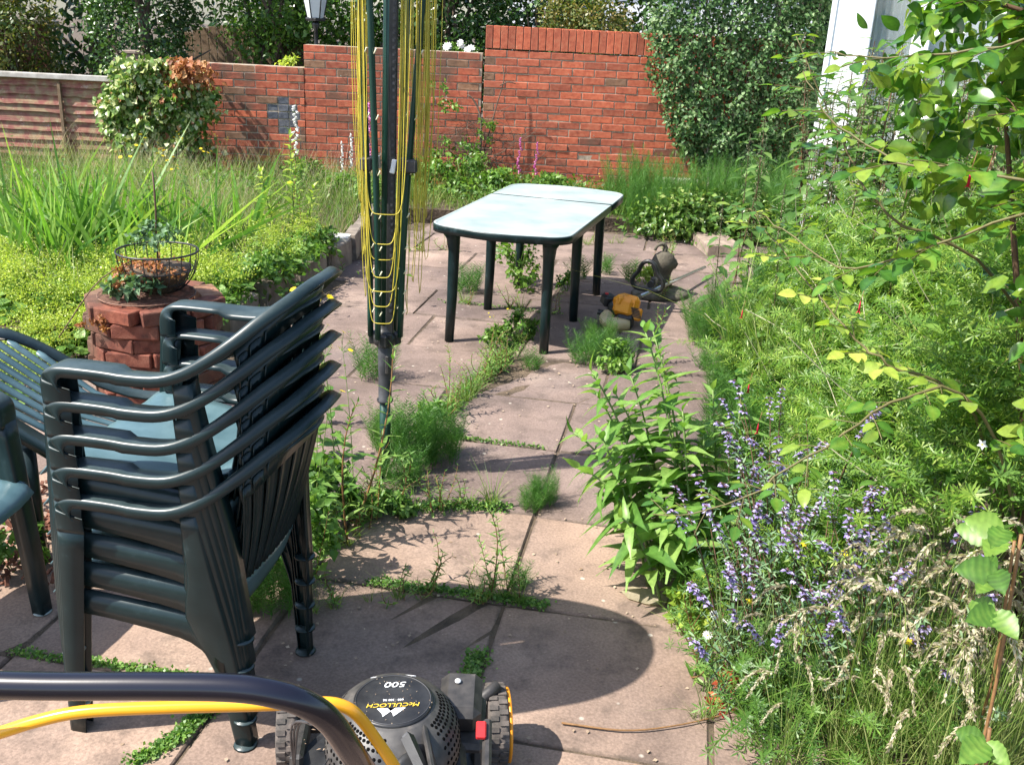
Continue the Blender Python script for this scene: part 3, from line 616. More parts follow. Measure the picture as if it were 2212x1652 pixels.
    for uu in us:
        y = .238 * math.sin(uu * 1.32) / math.sin(1.32); hh = half[28:][::-1]; p = A([np.interp(abs(y), hh[:, 1], hh[:, q_]) for q_ in range(3)]); p[1] *= np.sign(y) if y else 1; inward = A([.30, -np.sign(y) * min(1, abs(y) / .18) * .75, -.95 + .25 * min(1, abs(y) / .2)]); hi.append(p + nrm(inward) * .045)
    g = Geo(); g.grid(np.stack([lo, (lo + A(hi)) / 2, A(hi)], 0)); solid(part('top_band', g, 'plastic', t), .004)
    return t
CPX, CPY, CRZ = -.832, 2.245, R(170.5)
hd = A([math.cos(CRZ), math.sin(CRZ)])
c0 = chair('dark green plastic armchair, lowest of the stack of five', (CPX, CPY, 0), CRZ, group='stacked green garden chairs'); index_children()
names = ['second from the bottom of the stack of five', 'in the middle of the stack of five', 'second from the top of the stack of five', 'topmost of the stack of five, its bleached seat in view']
for k in range(4):
    o = dup(c0, None, (CPX + hd[0] * -.002 * (k + 1), CPY - hd[1] * .002 * (k + 1), .081 * (k + 1)), (0, 0, CRZ + rng.normal(0, .004)), 'dark green plastic armchair, ' + names[k])
lg_ = thing('plastic_lounger', 'dark green plastic sun lounger with a fan of long slats beside the brick barbecue', 'sun lounger', (-1.42, 3.16, 0), R(9))
def lpt(f, v):      # f along from the head (0) to the foot (1), v across -1..1
    x = -.50 + 1.05 * f; z = float(np.interp(f, [0, .10, .25, .38, .5, 1], [.70, .645, .52, .415, .37, .34])); return A([x, 0, z]), .34 * math.sqrt(max(.0, 1 - max(0, 1 - f / .28) ** 2.0)) if f < .28 else .34
edge = [];
for f in np.r_[np.linspace(0.0005, .02, 5), np.linspace(.03, .28, 12), np.linspace(.32, 1, 14)]: c_, w_ = lpt(f, 0); edge.append((c_, w_))
L_ = [c_ + A([0, w_, 0]) for c_, w_ in edge]; R_ = [c_ - A([0, w_, 0]) for c_, w_ in edge]; fullr = A(R_[::-1] + L_)
inn = A([ (A([.075 * max(0, 1 - abs(p[1]) / .34) , -np.sign(p[1]) * .075 * min(1, abs(p[1]) / .2), -.045 * max(0, 1 - abs(p[1]) / .34)])) for p in fullr])
g = Geo(); g.grid(np.stack([fullr - UP * .035, fullr, fullr + inn * .12 + UP * .004, fullr + inn, fullr + inn - UP * .010], 1)); solid(part('rim', g, 'plastic', lg_), .004)
for k in range(9):
    v = -.255 + k * .0637; cols = []
    for dv, dz in ((-.022, -.006), (-.015, .003), (.015, .003), (.022, -.006)):
        f0 = .28 * (1 - math.sqrt(max(0, 1 - ((abs(v) + .05) / .34) ** 2))) + .035; fs = np.linspace(f0, .98, 26); row = []
        for f in fs: c_, w_ = lpt(f, 0); sp_ = 1 - .32 * np.clip((f - .1) / .5, 0, 1); row.append(c_ + A([0, (v + dv) * sp_, dz - .004]))
        cols.append(row)
    g = Geo(); g.grid(A(cols)); solid(part('slat', g, 'seat', lg_), .004)
for x_, y_ in ((-.2, .28), (-.2, -.28), (.45, .28), (.45, -.28)):
    g = Geo(); g.tube([(x_, y_, 0), (x_, y_, .42 if x_ < 0 else .33)], [.022, .028], 10); part('leg', g, 'plastic', lg_)
o = dup(c0, None, (-1.69, 2.36, 0), (0, 0, R(-14)), 'green plastic armchair cut off by the left edge of the photo', group='loose green garden chairs')

# ================================================================== TABLE
tx, ty, trz = .108, 6.106, -math.atan2(.275, .961)
tb = thing('garden_table', 'long green plastic table with a sun bleached top and rounded corners', 'table', (tx, ty, 0), trz)
def top_outline(w, l, bow=.05, n=7, r=.14, only=None):
    P = []
    for sx, sy in ((1, -1), (1, 1), (-1, 1), (-1, -1)):
        c = A([sx * (w - r), sy * (l - r - bow)]); a0 = {(1, -1): -90, (1, 1): 0, (-1, 1): 90, (-1, -1): 180}[(sx, sy)]
        for a in np.linspace(a0, a0 + 90, n): P.append(c + r * A([math.cos(R(a)), math.sin(R(a))]))
        if (sx, sy) in ((1, 1), (-1, -1)):
            for f in np.linspace(.15, .85, 6): P.append(A([sx * (w - r) * (1 - 2 * f), sy * (l - bow + bow * math.sin(math.pi * f))]))
    return A(P)
O = top_outline(.412, .92); cut = .33
def clip(Pg, y, keep):
    r = []
    for a, b in zip(Pg, np.roll(Pg, -1, 0)):
        ia, ib = (a[1] < y) == keep, (b[1] < y) == keep
        if ia: r.append(a)
        if ia != ib: f = (y - a[1]) / (b[1] - a[1]); r.append(a + (b - a) * f)
    return A(r)
for Pg in (clip(O, cut - .016, True), clip(O, cut + .016, False)):
    c = Pg.mean(0); g = Geo(); sh = lambda d: c + (Pg - c) * (1 - d / np.linalg.norm(Pg - c, axis=1, keepdims=True)); n = len(Pg)
    rings = [(0, .655), (0, .693), (.003, .699), (.008, .701), (.020, .700), (.024, .697), (.03, .697)]
    V = np.stack([np.c_[sh(d), np.full(n, z)] for d, z in rings]); g.grid(V[:3], mat=1, closed=True); g.grid(V[2:], closed=True)
    g.F.append((A([[g.n - n + k for k in range(n)]]), 0)); o = part('table_top', g, ['bleached', 'plastic'], tb); solid(o, .004)
for sx, sy in ((-1, -1), (1, -1), (-1, -.06), (1, -.06), (-1, .80), (1, .80)):
    x0, y0 = sx * .285, sy * .80 if sy != -1 else -.76
    g = Geo(); P = A([(x0 * 1.02, y0 * 1.02, 0), (x0, y0, .25), (x0 * .99, y0 * .99, .54), (x0 * 1.0, y0, .62), (x0 * 1.05, y0 * 1.01, .672)])
    g.tube(P, [.027, .030, .033, .041, .058], 14); part('leg', g, 'plastic', tb)
g = Geo(); g.box((0, -.25, .655), (.60, 1.0, .03), ch=.004); part('underframe', g, 'plastic', tb)

# ================================================================== ROTARY DRYER
rd = thing('rotary_dryer', 'folded rotary clothes dryer with dark green pole and tangled yellow lines', 'clothes dryer', (-.505, 3.594, 0))
g = Geo(); g.tube([(0, 0, -.02), (0, 0, .36)], .0215, 18); part('ground_pole', g, 'pole', rd)
g = Geo(); g.lathe([(.0215, .335), (.031, .337), (.033, .345), (.0265, .352), (.0265, .46), (.028, .48), (.028, .575), (.024, .58)], 20); g.box((.012, -.027, .50), (.014, .008, .075), ch=.003, mat=1)
part('collar', g, ['greyp', 'dustyp'], rd)
g = Geo(); g.tube([(0, 0, .57), (.022, 0, 2.5)], .0205, 18); mast = part('mast', g, 'pole', rd)
g = Geo(); V = []
g.box((.030, -.012, 1.55), (.030, .022, 1.95), ch=.003, rot=(0, .0114, 0)); part('track', g, 'blackp', rd)
g = Geo()
for k in range(72): z = .72 + k * .024; g.box((.033 + (z - 1.55) * .0114, -.0240, z), (.010, .003, .010), rot=(0, 0, 0))
part('track_hole', g, 'greyp', rd, False, kind='stuff')
g = Geo(); g.lathe([(.024, .565), (.050, .585), (.052, .60), (.052, .62), (.030, .64), (.026, .66)], 8); g.box((0, 0, .605), (.125, .035, .05), ch=.006); g.box((0, 0, .605), (.035, .125, .05), ch=.006); g.box((.02, -.03, .61), (.025, .03, .045), ch=.004)
part('arm_hub', g, 'blackp', rd)
armpts = []
for (dx, dy, tx_, ty_, w) in ((-.055, -.01, -.105, -.02, .0), (.060, -.01, .175, -.02, 0), (-.02, -.055, -.055, -.10, 0), (.03, .055, .085, .12, 0)):
    b = A([dx, dy, .615]); m1 = A([dx * 1.1 + (.015 if dx > 0 else 0), dy * 1.2, 1.15]); tp = A([tx_, ty_, 2.35]); P = crv([b, m1, tp], 12); armpts.append(P)
    g = Geo(); g.tube(P, .0155, 8, flat=.75); part('arm', g, 'pole', rd)
    g = Geo()
    for f in np.linspace(1.5, 9.5, 9):
        i = int(f); p = P[i]; g.tube([p, p + A([.012, -.014, .012]), p + A([.018, -.018, .026])], .0026, 5)
    part('line_hook', g, 'linepale', rd, kind='stuff')
for x, w in ((-.062, .045), (.085, .075)):
    g = Geo(); g.box((x, -.018, 1.275), (w, .075, .048), ch=.006); part('strap', g, 'greyp' if False else 'dustyp', rd)
g = Geo(); g.box((-.020, -.03, 1.285), (.014, .014, .045), ch=.002, mat=0); g.box((.035, -.03, 1.27), (.018, .016, .050), rot=(0, .2, 0), ch=.002, mat=1); part('clip', g, ['steel', 'white'], rd)
g = Geo()
def strand(a, b, sag, r=.00165, k=13):
    t = np.linspace(0, 1, k); P = a[None] * (1 - t)[:, None] + b[None] * t[:, None]; s = 1 - np.abs(2 * t - 1) ** 2.6
    P = P + A([0, 0, -1.])[None] * (sag * s)[:, None]; ctr = (a + b) / 2
    P[:, :2] += ((ctr - P[:, :2].mean(0)[[0, 1, 1]] * 0)[:2] * 0) + rng.normal(0, .003, (k, 2)) * s[:, None]; P[:, 0] += (-.2 * (P[:, 0]) * np.clip((1.5 - P[:, 2]), 0, 1)) + np.linspace(-.5, .5, k) * rng.uniform(.004, .022) + rng.uniform(.002, .010) * np.sin(np.linspace(0, rng.uniform(4, 11), k) + rng.uniform(0, 6)) * s; g.tube(P, r, 4, cap=False)
sides_ = [(-.078, .0), (.125, .0), (-.06, -.03), (.07, .03), (.105, -.03)]
for k in range(31):
    i = rng.choice([0, 0, 0, 1, 1, 1, 2, 3, 4]); c = A(sides_[i]); top = rng.uniform(1.9, 2.35)
    a = A([c[0] * 1.22 + rng.normal(0, .007), c[1] + rng.normal(0, .012), top]); b = a + A([rng.normal(0, .012), rng.normal(0, .012), rng.normal(0, .1)])
    strand(a, b, top - (rng.uniform(.70, 1.15) if rng.random() < .75 else rng.uniform(1.15, 1.5)), .0014)
for k in range(7):   # long loops slung across the mast
    zz = 1.06 - k * .066 + rng.normal(0, .024); xo = .088 - .004 * k
    t = np.linspace(0, 1, 31); x = (-xo + rng.normal(0, .008)) * (1 - t) + (xo + rng.normal(0, .01)) * t; z = zz + (2.2 - zz) * np.abs(2 * t - 1) ** (6 if k % 2 else 8); y = -.055 - .03 * np.sin(np.pi * t) + rng.normal(0, .006)
    g.tube(np.stack([x, y, z], -1), .0018, 5, cap=False)
part('clothes_line', g, 'line', rd)

# ================================================================== BRICK RING WITH GRILL AND BASKET
bz = thing('brick_barbecue', 'ring of loose red bricks stacked dry as a round barbecue', 'barbecue', (-1.745, 4.48, 0))
lb = []
for v in range(3):
    g = Geo(); g.box((0, 0, 0), (.213, .10, .065), ch=.005, jit=.001); lb.append(g.mesh('brick', ['brick_loose']))
lb2 = [x.copy() for x in lb]
for x in lb2: x.materials.clear(); x.materials.append(M['brick_brown'])
for c in range(7):
    n = 8; r = .236 + rng.normal(0, .004) + .003 * c
    for k in range(n):
        a = (k + .5 * (c % 2) + .12 * c) * 2 * math.pi / n + rng.normal(0, .05); top = c == 6
        obj('brick', (lb2 if top and rng.random() < .7 else lb)[rng.integers(3)], bz, (r * math.cos(a), r * math.sin(a), .034 + c * .068), (rng.normal(0, .02), rng.normal(0, .015), a + math.pi / 2 + rng.normal(0, .10)))
g = Geo(); g.lathe([(0, .36), (.22, .36)], 20); part('ash_bed', g, 'soil', bz)
gr = thing('grill', 'round rusty wire grill lying on the brick barbecue', 'grill', (-1.765, 4.45, .488))
g = Geo(); an = np.linspace(0, 2 * math.pi, 49); g.tube(np.stack([.222 * np.cos(an), .222 * np.sin(an), 0 * an], -1), .004, 6, cap=False); part('rim', g, 'rust', gr)
for y in np.linspace(-.205, .205, 26):
    x = math.sqrt(.222 ** 2 - y * y); g = Geo(); g.tube([(-x, y, .002), (x, y, .002)], .0022, 5); part('bar', g, 'rust', gr)
bk = thing('wire_basket', 'black wire hanging basket standing on the grill with reddish trailing plants', 'basket', (-1.70, 4.45, .495))
def ring(r, z, th=.004): a = np.linspace(0, 2 * math.pi, 41); g = Geo(); g.tube(np.stack([r * np.cos(a), r * np.sin(a), z + 0 * a], -1), th, 6, cap=False); return g
part('rim', ring(.185, .205, .005), 'blackp', bk); part('ring', ring(.158, .12, .003), 'blackp', bk); part('ring', ring(.115, .055, .003), 'blackp', bk)
for k in range(20):
    a = k * math.pi / 10; t = np.linspace(0, 1, 7); rr = .185 * np.sin(t * math.pi / 2) ** .8; g = Geo(); g.tube(np.stack([rr * math.cos(a), rr * math.sin(a), .205 * (1 - np.cos(t * math.pi / 2) ** 1.0)], -1), .0025, 5, cap=False); part('wire', g, 'blackp', bk)
g = Geo(); g.lathe([(.06, .01), (.11, .05), (.145, .10), (.15, .125), (.10, .135), (0, .14)], 18); part('moss_liner', g, 'soil', bk)

# ================================================================== STONE ORNAMENT AND STRIMMER
so = thing('stone_ornament', 'mossy stone garden ornament on a round base with a dark hook on top', 'garden ornament', (1.03, 6.72, 0), .3)
g = Geo(); g.lathe([(0, 0), (.20, 0), (.215, .012), (.20, .035), (.14, .055), (.085, .07)], 24, sy=.85); part('base', g, 'stone', so)
g = Geo(); g.lathe([(.09, .05), (.075, .09), (.06, .13), (.065, .17), (.085, .21), (.09, .25), (.07, .295), (.03, .32), (0, .322)], 18, (.0, 0, 0), sy=.8); g.lathe([(0, .0), (.04, .01), (.055, .04), (.04, .075), (0, .085)], 14, (.055, 0, .19)); part('body', g, 'stone', so)
g = Geo(); g.tube(crv([(.0, 0, .31), (.005, 0, .35), (-.02, 0, .375), (-.06, 0, .36), (-.075, 0, .33)], 10), [.018] * 3 + [.015] * 3 + [.011] * 4, 8); part('hook', g, 'stone', so)
st = thing('strimmer', 'orange and black petrol strimmer lying on the paving beyond the table', 'strimmer', (.70, 5.93, .0), 0)
ax = nrm(A([.40, .88, .10]))
g = Geo(); g.box((.0, 0, .135), (.15, .165, .13), ch=.03, rot=(-.15, .1, -.45)); g.box((.03, -.045, .165), (.10, .06, .09), ch=.022, rot=(-.2, .1, -.45)); g.box((-.03, -.02, .175), (.05, .11, .07), ch=.02, rot=(-.1, .1, -.45)); part('engine_cover', g, 'orange', st, False)
g = Geo()
for k in range(7): g.box((.045 - .004 * k, -.082, .085 + k * .010), (.10, .012, .0045), rot=(-.2, .1, -.3))
part('cooling_fin', g, 'blackp', st, False, kind='stuff')
g = Geo(); g.box((.045, -.064, .10), (.105, .03, .08), ch=.01, rot=(-.2, .1, -.35)); part('grille_housing', g, 'orange', st)
g = Geo(); g.box((-.115, .035, .155), (.08, .08, .075), ch=.015, rot=(.2, .1, .4)); g.box((-.04, .03, .10), (.15, .13, .12), ch=.02); g.box((-.01, -.04, .05), (.12, .12, .09), ch=.02); part('air_filter', g, 'blackp', st)
g = Geo(); g.box((-.125, .03, .196), (.022, .02, .012), ch=.003); part('choke_knob', g, 'redp', st)
g = Geo(); g.tube(crv([(-.10, -.03, .085), (-.125, -.05, .06), (-.11, -.08, .038), (-.05, -.10, .035), (.02, -.10, .035)], 12), [.035, .04, .043, .045, .045, .045, .045, .045, .045, .042, .038, .03], 12); part('fuel_tank', g, 'tank', st)
g = Geo(); g.tube([(-.14, -.03, .085), (-.18, -.025, .09)], .018, 10); part('tank_cap', g, 'blackp', st)
p0 = A([.05, .09, .13]); g = Geo(); g.tube([p0, p0 + ax * .12], [.034, .024], 12); part('clutch_housing', g, 'blackp', st)
g = Geo(); g.tube([p0 + ax * .1, p0 + ax * 1.45 + A([.1, .0, -.20])], .0125, 10); part('shaft', g, 'steel', st)
pc = p0 + ax * .30; g = Geo(); u = nrm(np.cross(ax, A([0, 0, 1.]))); v = nrm(np.cross(u, ax)); a = np.linspace(0, 2 * math.pi, 33); rr = .098 + .020 * np.cos(3 * (a - math.pi / 2))
g.tube(pc[None] + (rr * np.cos(a))[:, None] * u + (rr * np.sin(a) + .07)[:, None] * v, .0145, 10, cap=False); part('loop_handle', g, 'blackp', st)
g = Geo(); q0 = pc + ax * .12; g.tube([q0 - ax * .05, q0 + ax * .05], .024, 10); g.box(tuple(q0 + v * .02), (.03, .05, .03), ch=.006); part('throttle_grip', g, 'dustyp', st)

# ================================================================== LAWN MOWER
mw = thing('lawn_mower', 'black petrol lawn mower with yellow control bar seen from behind its handle', 'lawn mower', (-.220, 1.60, 0), math.atan2(.13, .99))
g = Geo(); out_ = [(-.225, .22), (-.23, -.34), (-.16, -.42), (.16, -.42), (.23, -.34), (.225, .22), (.15, .33), (-.15, .33)]
g.prism(out_, .06, .15); g.prism([(x * .86, y * .88) for x, y in out_], .15, .185); g.lathe([(.20, .18), (.19, .215), (.15, .235)], 28, cap=True); part('deck', g, 'blackp', mw, False)
for wx, wy, rr, ww in ((.272, .375, .10, .05), (-.245, .395, .10, .05), (.285, -.33, .115, .05), (-.285, -.33, .115, .05)):
    g = Geo(); g.lathe([(rr * .62, -ww / 2), (rr * .95, -ww / 2), (rr, -ww * .3), (rr, ww * .3), (rr * .95, ww / 2), (rr * .62, ww / 2)], 36, rot=(0, R(90), 0))
    for k in range(24):
        a = k * math.pi / 12
        for s_ in (-1, 1):
            g.box((s_ * ww * .24, rr * 1.0 * math.cos(a + s_ * .06), rr * 1.0 * math.sin(a + s_ * .06)), (ww * .42, .007, .012), rot=(a, 0, 0))
    wh = part('wheel', g, 'tyre', mw, loc=(wx, wy, rr))
    g = Geo(); g.lathe([(0, .02), (rr * .5, .02), (rr * .64, .014), (rr * .64, -.014), (rr * .5, -.02), (0, -.02)], 24, rot=(0, R(90), 0)); part('rim', g, 'blackp', wh)
    if wx < 0: continue
    g = Geo(); sx = 1 if wx > 0 else -1; g.lathe([(rr * .60, 0), (rr * .93, .0), (rr * .93, .008), (rr * .60, .008)], 30, (sx * (ww / 2 + .001) if sx > 0 else -ww / 2 - .009, 0, 0), rot=(0, R(90), 0)); part('trim_ring', g, 'orange', wh)
g = Geo(); g.tube([(-.27, .385, .10), (.27, .385, .10)], .009, 8); part('axle', g, 'dustyp', mw)
# height lever by the right front wheel
g = Geo(); g.box((.19, .36, .15), (.01, .12, .13), ch=.003); g.tube([(.20, .33, .15), (.215, .35, .19), (.25, .37, .205), (.275, .385, .215)], [.016, .014, .014, .016], 8); part('height_lever', g, 'dustyp', mw)
for s_ in (-1, 1):
    g = Geo(); g.box((s_ * .205, .26, .16), (.03, .22, .06), ch=.008, rot=(-.25, 0, 0)); part('deck_rib', g, 'dustyp', mw)
# engine block and dome cover
g = Geo(); g.lathe([(.11, .19), (.13, .20), (.13, .27)], 28, (.012, .06, 0), cap=True); g.box((.10, .05, .245), (.14, .16, .10), ch=.015); g.box((0, .12, .22), (.16, .10, .09), ch=.01); part('engine_block', g, 'dustyp', mw, False)
EC = A([.012, .085, .0]); dome = [(.142, .27), (.146, .31), (.143, .345), (.132, .375), (.112, .398), (.098, .408), (.088, .414), (.086, .416), (.0, .420)]
g = Geo(); g.lathe(dome, 48, tuple(EC), sy=1.08); part('engine_cover', g, 'cover', mw)
def dome_pt(a, f):
    L_ = A(dome[:7]); t = f * 6; i = min(int(t), 5); u_ = t - i; r_, z_ = L_[i] * (1 - u_) + L_[i + 1] * u_; d = L_[i + 1] - L_[i]
    n_ = nrm(A([math.cos(a) * -d[1] * -1, math.sin(a) * d[1], -d[0]])); return EC + A([r_ * math.cos(a), 1.08 * r_ * math.sin(a), z_]), n_
g = Geo()
for ring_ in range(9):
    f = .10 + ring_ * .088
    for a in np.arange(0, 360, 5.2):
        aa = a + (2.6 if ring_ % 2 else 0)
        if not ((205 < aa < 262 and True) or (-38 < ((aa + 180) % 360) - 180 < 22 and f < .82) or (150 < aa < 200 and f < .7)): continue
        p, n_ = dome_pt(R(aa), f); e = (Vector(n_).to_track_quat('Z', 'Y')).to_euler(); g.lathe([(.0042, .0002), (.0042, .0006), (0, .0006)], 6, tuple(p), rot=tuple(e))
part('grille_hole', g, 'hole', mw, kind='stuff')
g = Geo(); g.box((.095, .0, .335), (.012, .30, .16), ch=.005, rot=(0, -.25, .1)); part('cover_rib', g, 'dustyp', mw)
g = Geo(); g.lathe([(.084, .416), (.084, .4215), (.080, .4225), (0, .4235)], 48, tuple(EC)); bd = part('badge', g, 'blackp', mw)
g = Geo(); g.lathe([(.080, .4222), (.080, .4240), (.0785, .4240), (.0785, .4222)], 48, tuple(EC)); part('badge_ring', g, 'greyp', bd)
def text(body, size, loc, mat, parent, rz=0., shear=.0, name='lettering', sx=1.):
    cu = bpy.data.curves.new(name, 'FONT'); cu.body = body; cu.size = size; cu.align_x = 'CENTER'; cu.align_y = 'CENTER'; cu.extrude = .0004; cu.shear = shear; cu.materials.append(M[mat])
    tmp = bpy.data.objects.new(name, cu); me = bpy.data.meshes.new_from_object(tmp); bpy.data.objects.remove(tmp); me.materials.clear(); me.materials.append(M[mat])
    o = bpy.data.objects.new(name, me); COL.objects.link(o); o.parent = parent; o.location = loc; o.rotation_euler = (0, 0, rz); o.scale = (sx, 1, 1); return o
# the badge reads from the front of the mower, so it is upside down from the handle
text('500', .024, (EC[0] + .006, EC[1] + .047, .4244), 'white_ink', bd, math.pi, .2, sx=1.3)
text('600 \u00b7 500 RS', .0085, (EC[0], EC[1] - .004, .4244), 'white_ink', bd, math.pi)
text('McCULLOCH', .0165, (EC[0] + .001, EC[1] - .020, .4244), 'yellow_ink', bd, math.pi, .25, sx=1.15)
g = Geo(); 
for x0 in (-.034, -.012):
    g.prism([(x0, -.030), (x0 + .038, -.030), (x0 + .012, -.056), (x0 + .010, -.045)], .4238, .4246)
part('logo', g, 'white_ink', bd, False, loc=(EC[0], EC[1], 0))
g = Geo(); g.prism([(-.05, .092), (.01, .100), (.05, .093), (.012, .090)], .404, .4105); part('sticker', g, 'white_ink', mw, False, loc=tuple(EC))
# recessed starter bay and pull handle
g = Geo(); g.lathe([(.052, .0), (.050, .006), (.040, .008), (.0, .004)], 22, (.055, -.085, .355), rot=(R(38), R(14), 0), sy=1.2); part('starter_bay', g, 'blackp', mw)
g = Geo(); a_, b_ = A([.040, -.035, .425]), A([.082, -.125, .385]); g.tube([a_, b_], [.0145, .0125], 4); g.tube([a_ + A([-.002, .004, .002]), a_ + A([.004, -.008, 0])], .010, 4, mat=1); part('pull_handle', g, ['blackp', 'greyp'], mw, False)
# air filter box and red primer tab
g = Geo(); g.box((.165, .185, .33), (.095, .13, .075), ch=.018, rot=(.18, 0, -.12)); g.box((.165, .165, .285), (.11, .15, .03), ch=.01, rot=(.18, 0, -.12)); part('air_filter_box', g, 'dustyp', mw)
g = Geo(); g.lathe([(.007, 0), (.007, .003), (0, .004)], 12, (.158, .20, .374)); part('filter_clip', g, 'white_ink', mw)
g = Geo(); g.box((.205, -.02, .33), (.02, .22, .05), ch=.006, rot=(.1, 0, -.1)); part('throttle_plate', g, 'dustyp', mw)
g = Geo(); g.box((.198, .045, .366), (.022, .045, .012), ch=.003, rot=(.1, 0, -.1)); part('primer_tab', g, 'redp', mw)
g = Geo(); g.lathe([(.05, .19), (.045, .24), (.02, .26), (0, .262)], 18, (.16, -.03, 0)); g.box((.14, -.12, .23), (.10, .14, .08), ch=.02); part('carburettor', g, 'blackp', mw)
# handle: bar drawn in world space near the user, converted to the mower's frame
iM = mw.matrix_basis if False else Matrix.Translation((-.220, 1.60, 0)) @ Matrix.Rotation(math.atan2(.13, .99), 4, 'Z'); iM = iM.inverted()
wl = lambda pts: A([tuple(iM @ Vector(p)) for p in pts])
bar = crv([(-.98, .835, .93), (-.955, .80, 1.02), (-.92, .77, 1.11), (-.85, .762, 1.152), (-.74, .762, 1.158), (-.60, .76, 1.160), (-.45, .76, 1.163), (-.33, .762, 1.168), (-.255, .764, 1.169), (-.215, .766, 1.163), (-.187, .772, 1.148), (-.166, .785, 1.118), (-.150, .81, 1.06), (-.135, .86, .97), (-.10, .98, .75), (-.05, 1.12, .48), (-.02, 1.25, .20)], 90)
g = Geo(); g.tube(wl(bar), .0135, 20); part('handlebar', g, 'darkmetal', mw)
bar2 = crv([(-.98, .84, .93), (-.97, .95, .75), (-.93, 1.08, .48), (-.90, 1.2, .20)], 30); g = Geo(); g.tube(wl(bar2), .0135, 16); part('handlebar', g, 'darkmetal', mw)
yb = crv([(-.95, .86, .96), (-.80, .835, .98), (-.62, .80, 1.03), (-.52, .797, 1.068), (-.47, .80, 1.087), (-.42, .805, 1.098), (-.33, .812, 1.103), (-.245, .818, 1.106), (-.19, .824, 1.107), (-.165, .828, 1.103), (-.147, .832, 1.088), (-.128, .840, 1.050), (-.105, .855, .99), (-.10, .90, .90)], 80)
g = Geo(); g.tube(wl(yb), .0066, 12); part('control_bar', g, 'yellowmetal', mw)
for k in range(3):
    g = Geo(); g.tube(wl(crv([(-.185 + k * .003, .80, 1.10), (-.235 - k * .004, .93, .98), (-.30 + k * .004, 1.15, .66), (-.36, 1.42, .40), (-.33, 1.70, .30)], 24)), .0016, 5); part('cable', g, 'greyp', mw)
g = Geo(); g.lathe([(.004, 0), (.004, .012), (.0, .014)], 8, tuple(wl([(-.345, 1.36, .44)])[0])); part('cable_clip', g, 'white_ink', mw)

# ================================================================== PLANTS
UP = A([0, 0, 1.])
def place(proto_list, spots, label, cat, group, name=None, kind=None):
    """copies of plant prototypes (top-level meshes or trees); spots: x,y,z,rz,scale"""
    out_ = []
    for i, sp in enumerate(spots):
        x, y, z, rz_, sc = sp; pr = proto_list[i % len(proto_list)]
        if not pr.get('used'):
            o = pr; pr['used'] = 1; o.location = (x, y, z); o.rotation_euler = (0, 0, rz_); o.scale = (sc,) * 3
        else:
            o = dup(pr, None, (x, y, z), (0, 0, rz_), None, sc)
        lb_ = label[i % len(label)] if isinstance(label, (list, tuple)) else label
        tag(o, lb_, cat, group, kind); out_.append(o)
    for o in out_:
        if 'used' in o: del o['used']
    index_children(); return out_
def proto(name, geo_parts):
    """geo_parts: list of (part_name, geo, mats, kind); first entry may be single mesh"""
    if len(geo_parts) == 1: return obj(name, geo_parts[0][1].mesh(name, geo_parts[0][2] if isinstance(geo_parts[0][2], (list, tuple)) else [geo_parts[0][2]]))
    t = bpy.data.objects.new(name, None); COL.objects.link(t); t.empty_display_size = .1
    for pn, g, mats, kd in geo_parts: part(pn, g, mats, t, kind=kd)
    index_children(); return t
def tuft(n, rad, h, w, lean=.5, mat='grass', seg=3):
    g = Geo(); a = rng.uniform(0, 6.28, n); r = rad * np.sqrt(rng.random(n)); P = np.stack([r * np.cos(a), r * np.sin(a), 0 * a], -1)
    o = np.stack([np.cos(a), np.sin(a), 0 * a], -1) + rng.normal(0, .5, (n, 3)) * A([1, 1, 0]); L = h * rng.uniform(.45, 1.1, n)
    g.blades(P, UP + o * .22, o * lean * rng.uniform(.2, 1, (n, 1)) - UP * .12, L, w * rng.uniform(.6, 1.2, n), seg, 0, np.clip(rng.normal(.5, .22, n), 0, 1)); return g, mat
def horsetail(n, rad, h, nb=7, br=.06, up_=.45):
    g = Geo()
    for k in range(n):
        a = rng.uniform(0, 6.28); r = rad * math.sqrt(rng.random()); b = A([r * math.cos(a), r * math.sin(a), 0.]); hh = h * rng.uniform(.5, 1.05); ln = A([math.cos(a), math.sin(a), 0]) * rng.uniform(0, .25) * hh + rng.normal(0, .03, 3) * A([1, 1, 0])
        t = np.linspace(0, 1, 4); P = b + ln * (t[:, None] ** 1.6) + UP * hh * t[:, None]; g.blades(b[None], UP + ln / hh * .4, (ln / hh * .6)[None], [hh], [.003], 3, 0, .4)
        nn = int(hh / .016); tt = np.linspace(.12, .97, nn); C = b + ln * (tt[:, None] ** 1.6) + UP * hh * tt[:, None]
        Pn = np.repeat(C, nb, 0); az = rng.uniform(0, 6.28, len(Pn)); D = np.stack([np.cos(az), np.sin(az), np.full(len(Pn), up_)], -1); LL = br * np.repeat(np.sin(np.pi * np.clip(tt * .8 + .2, 0, 1)) ** .5, nb) * rng.uniform(.6, 1.1, len(Pn))
        g.blades(Pn, D, UP * .45, LL, .0017, 2, 0, np.clip(rng.normal(.5, .2, len(Pn)), 0, 1))
    return g, 'leaf_horsetail'
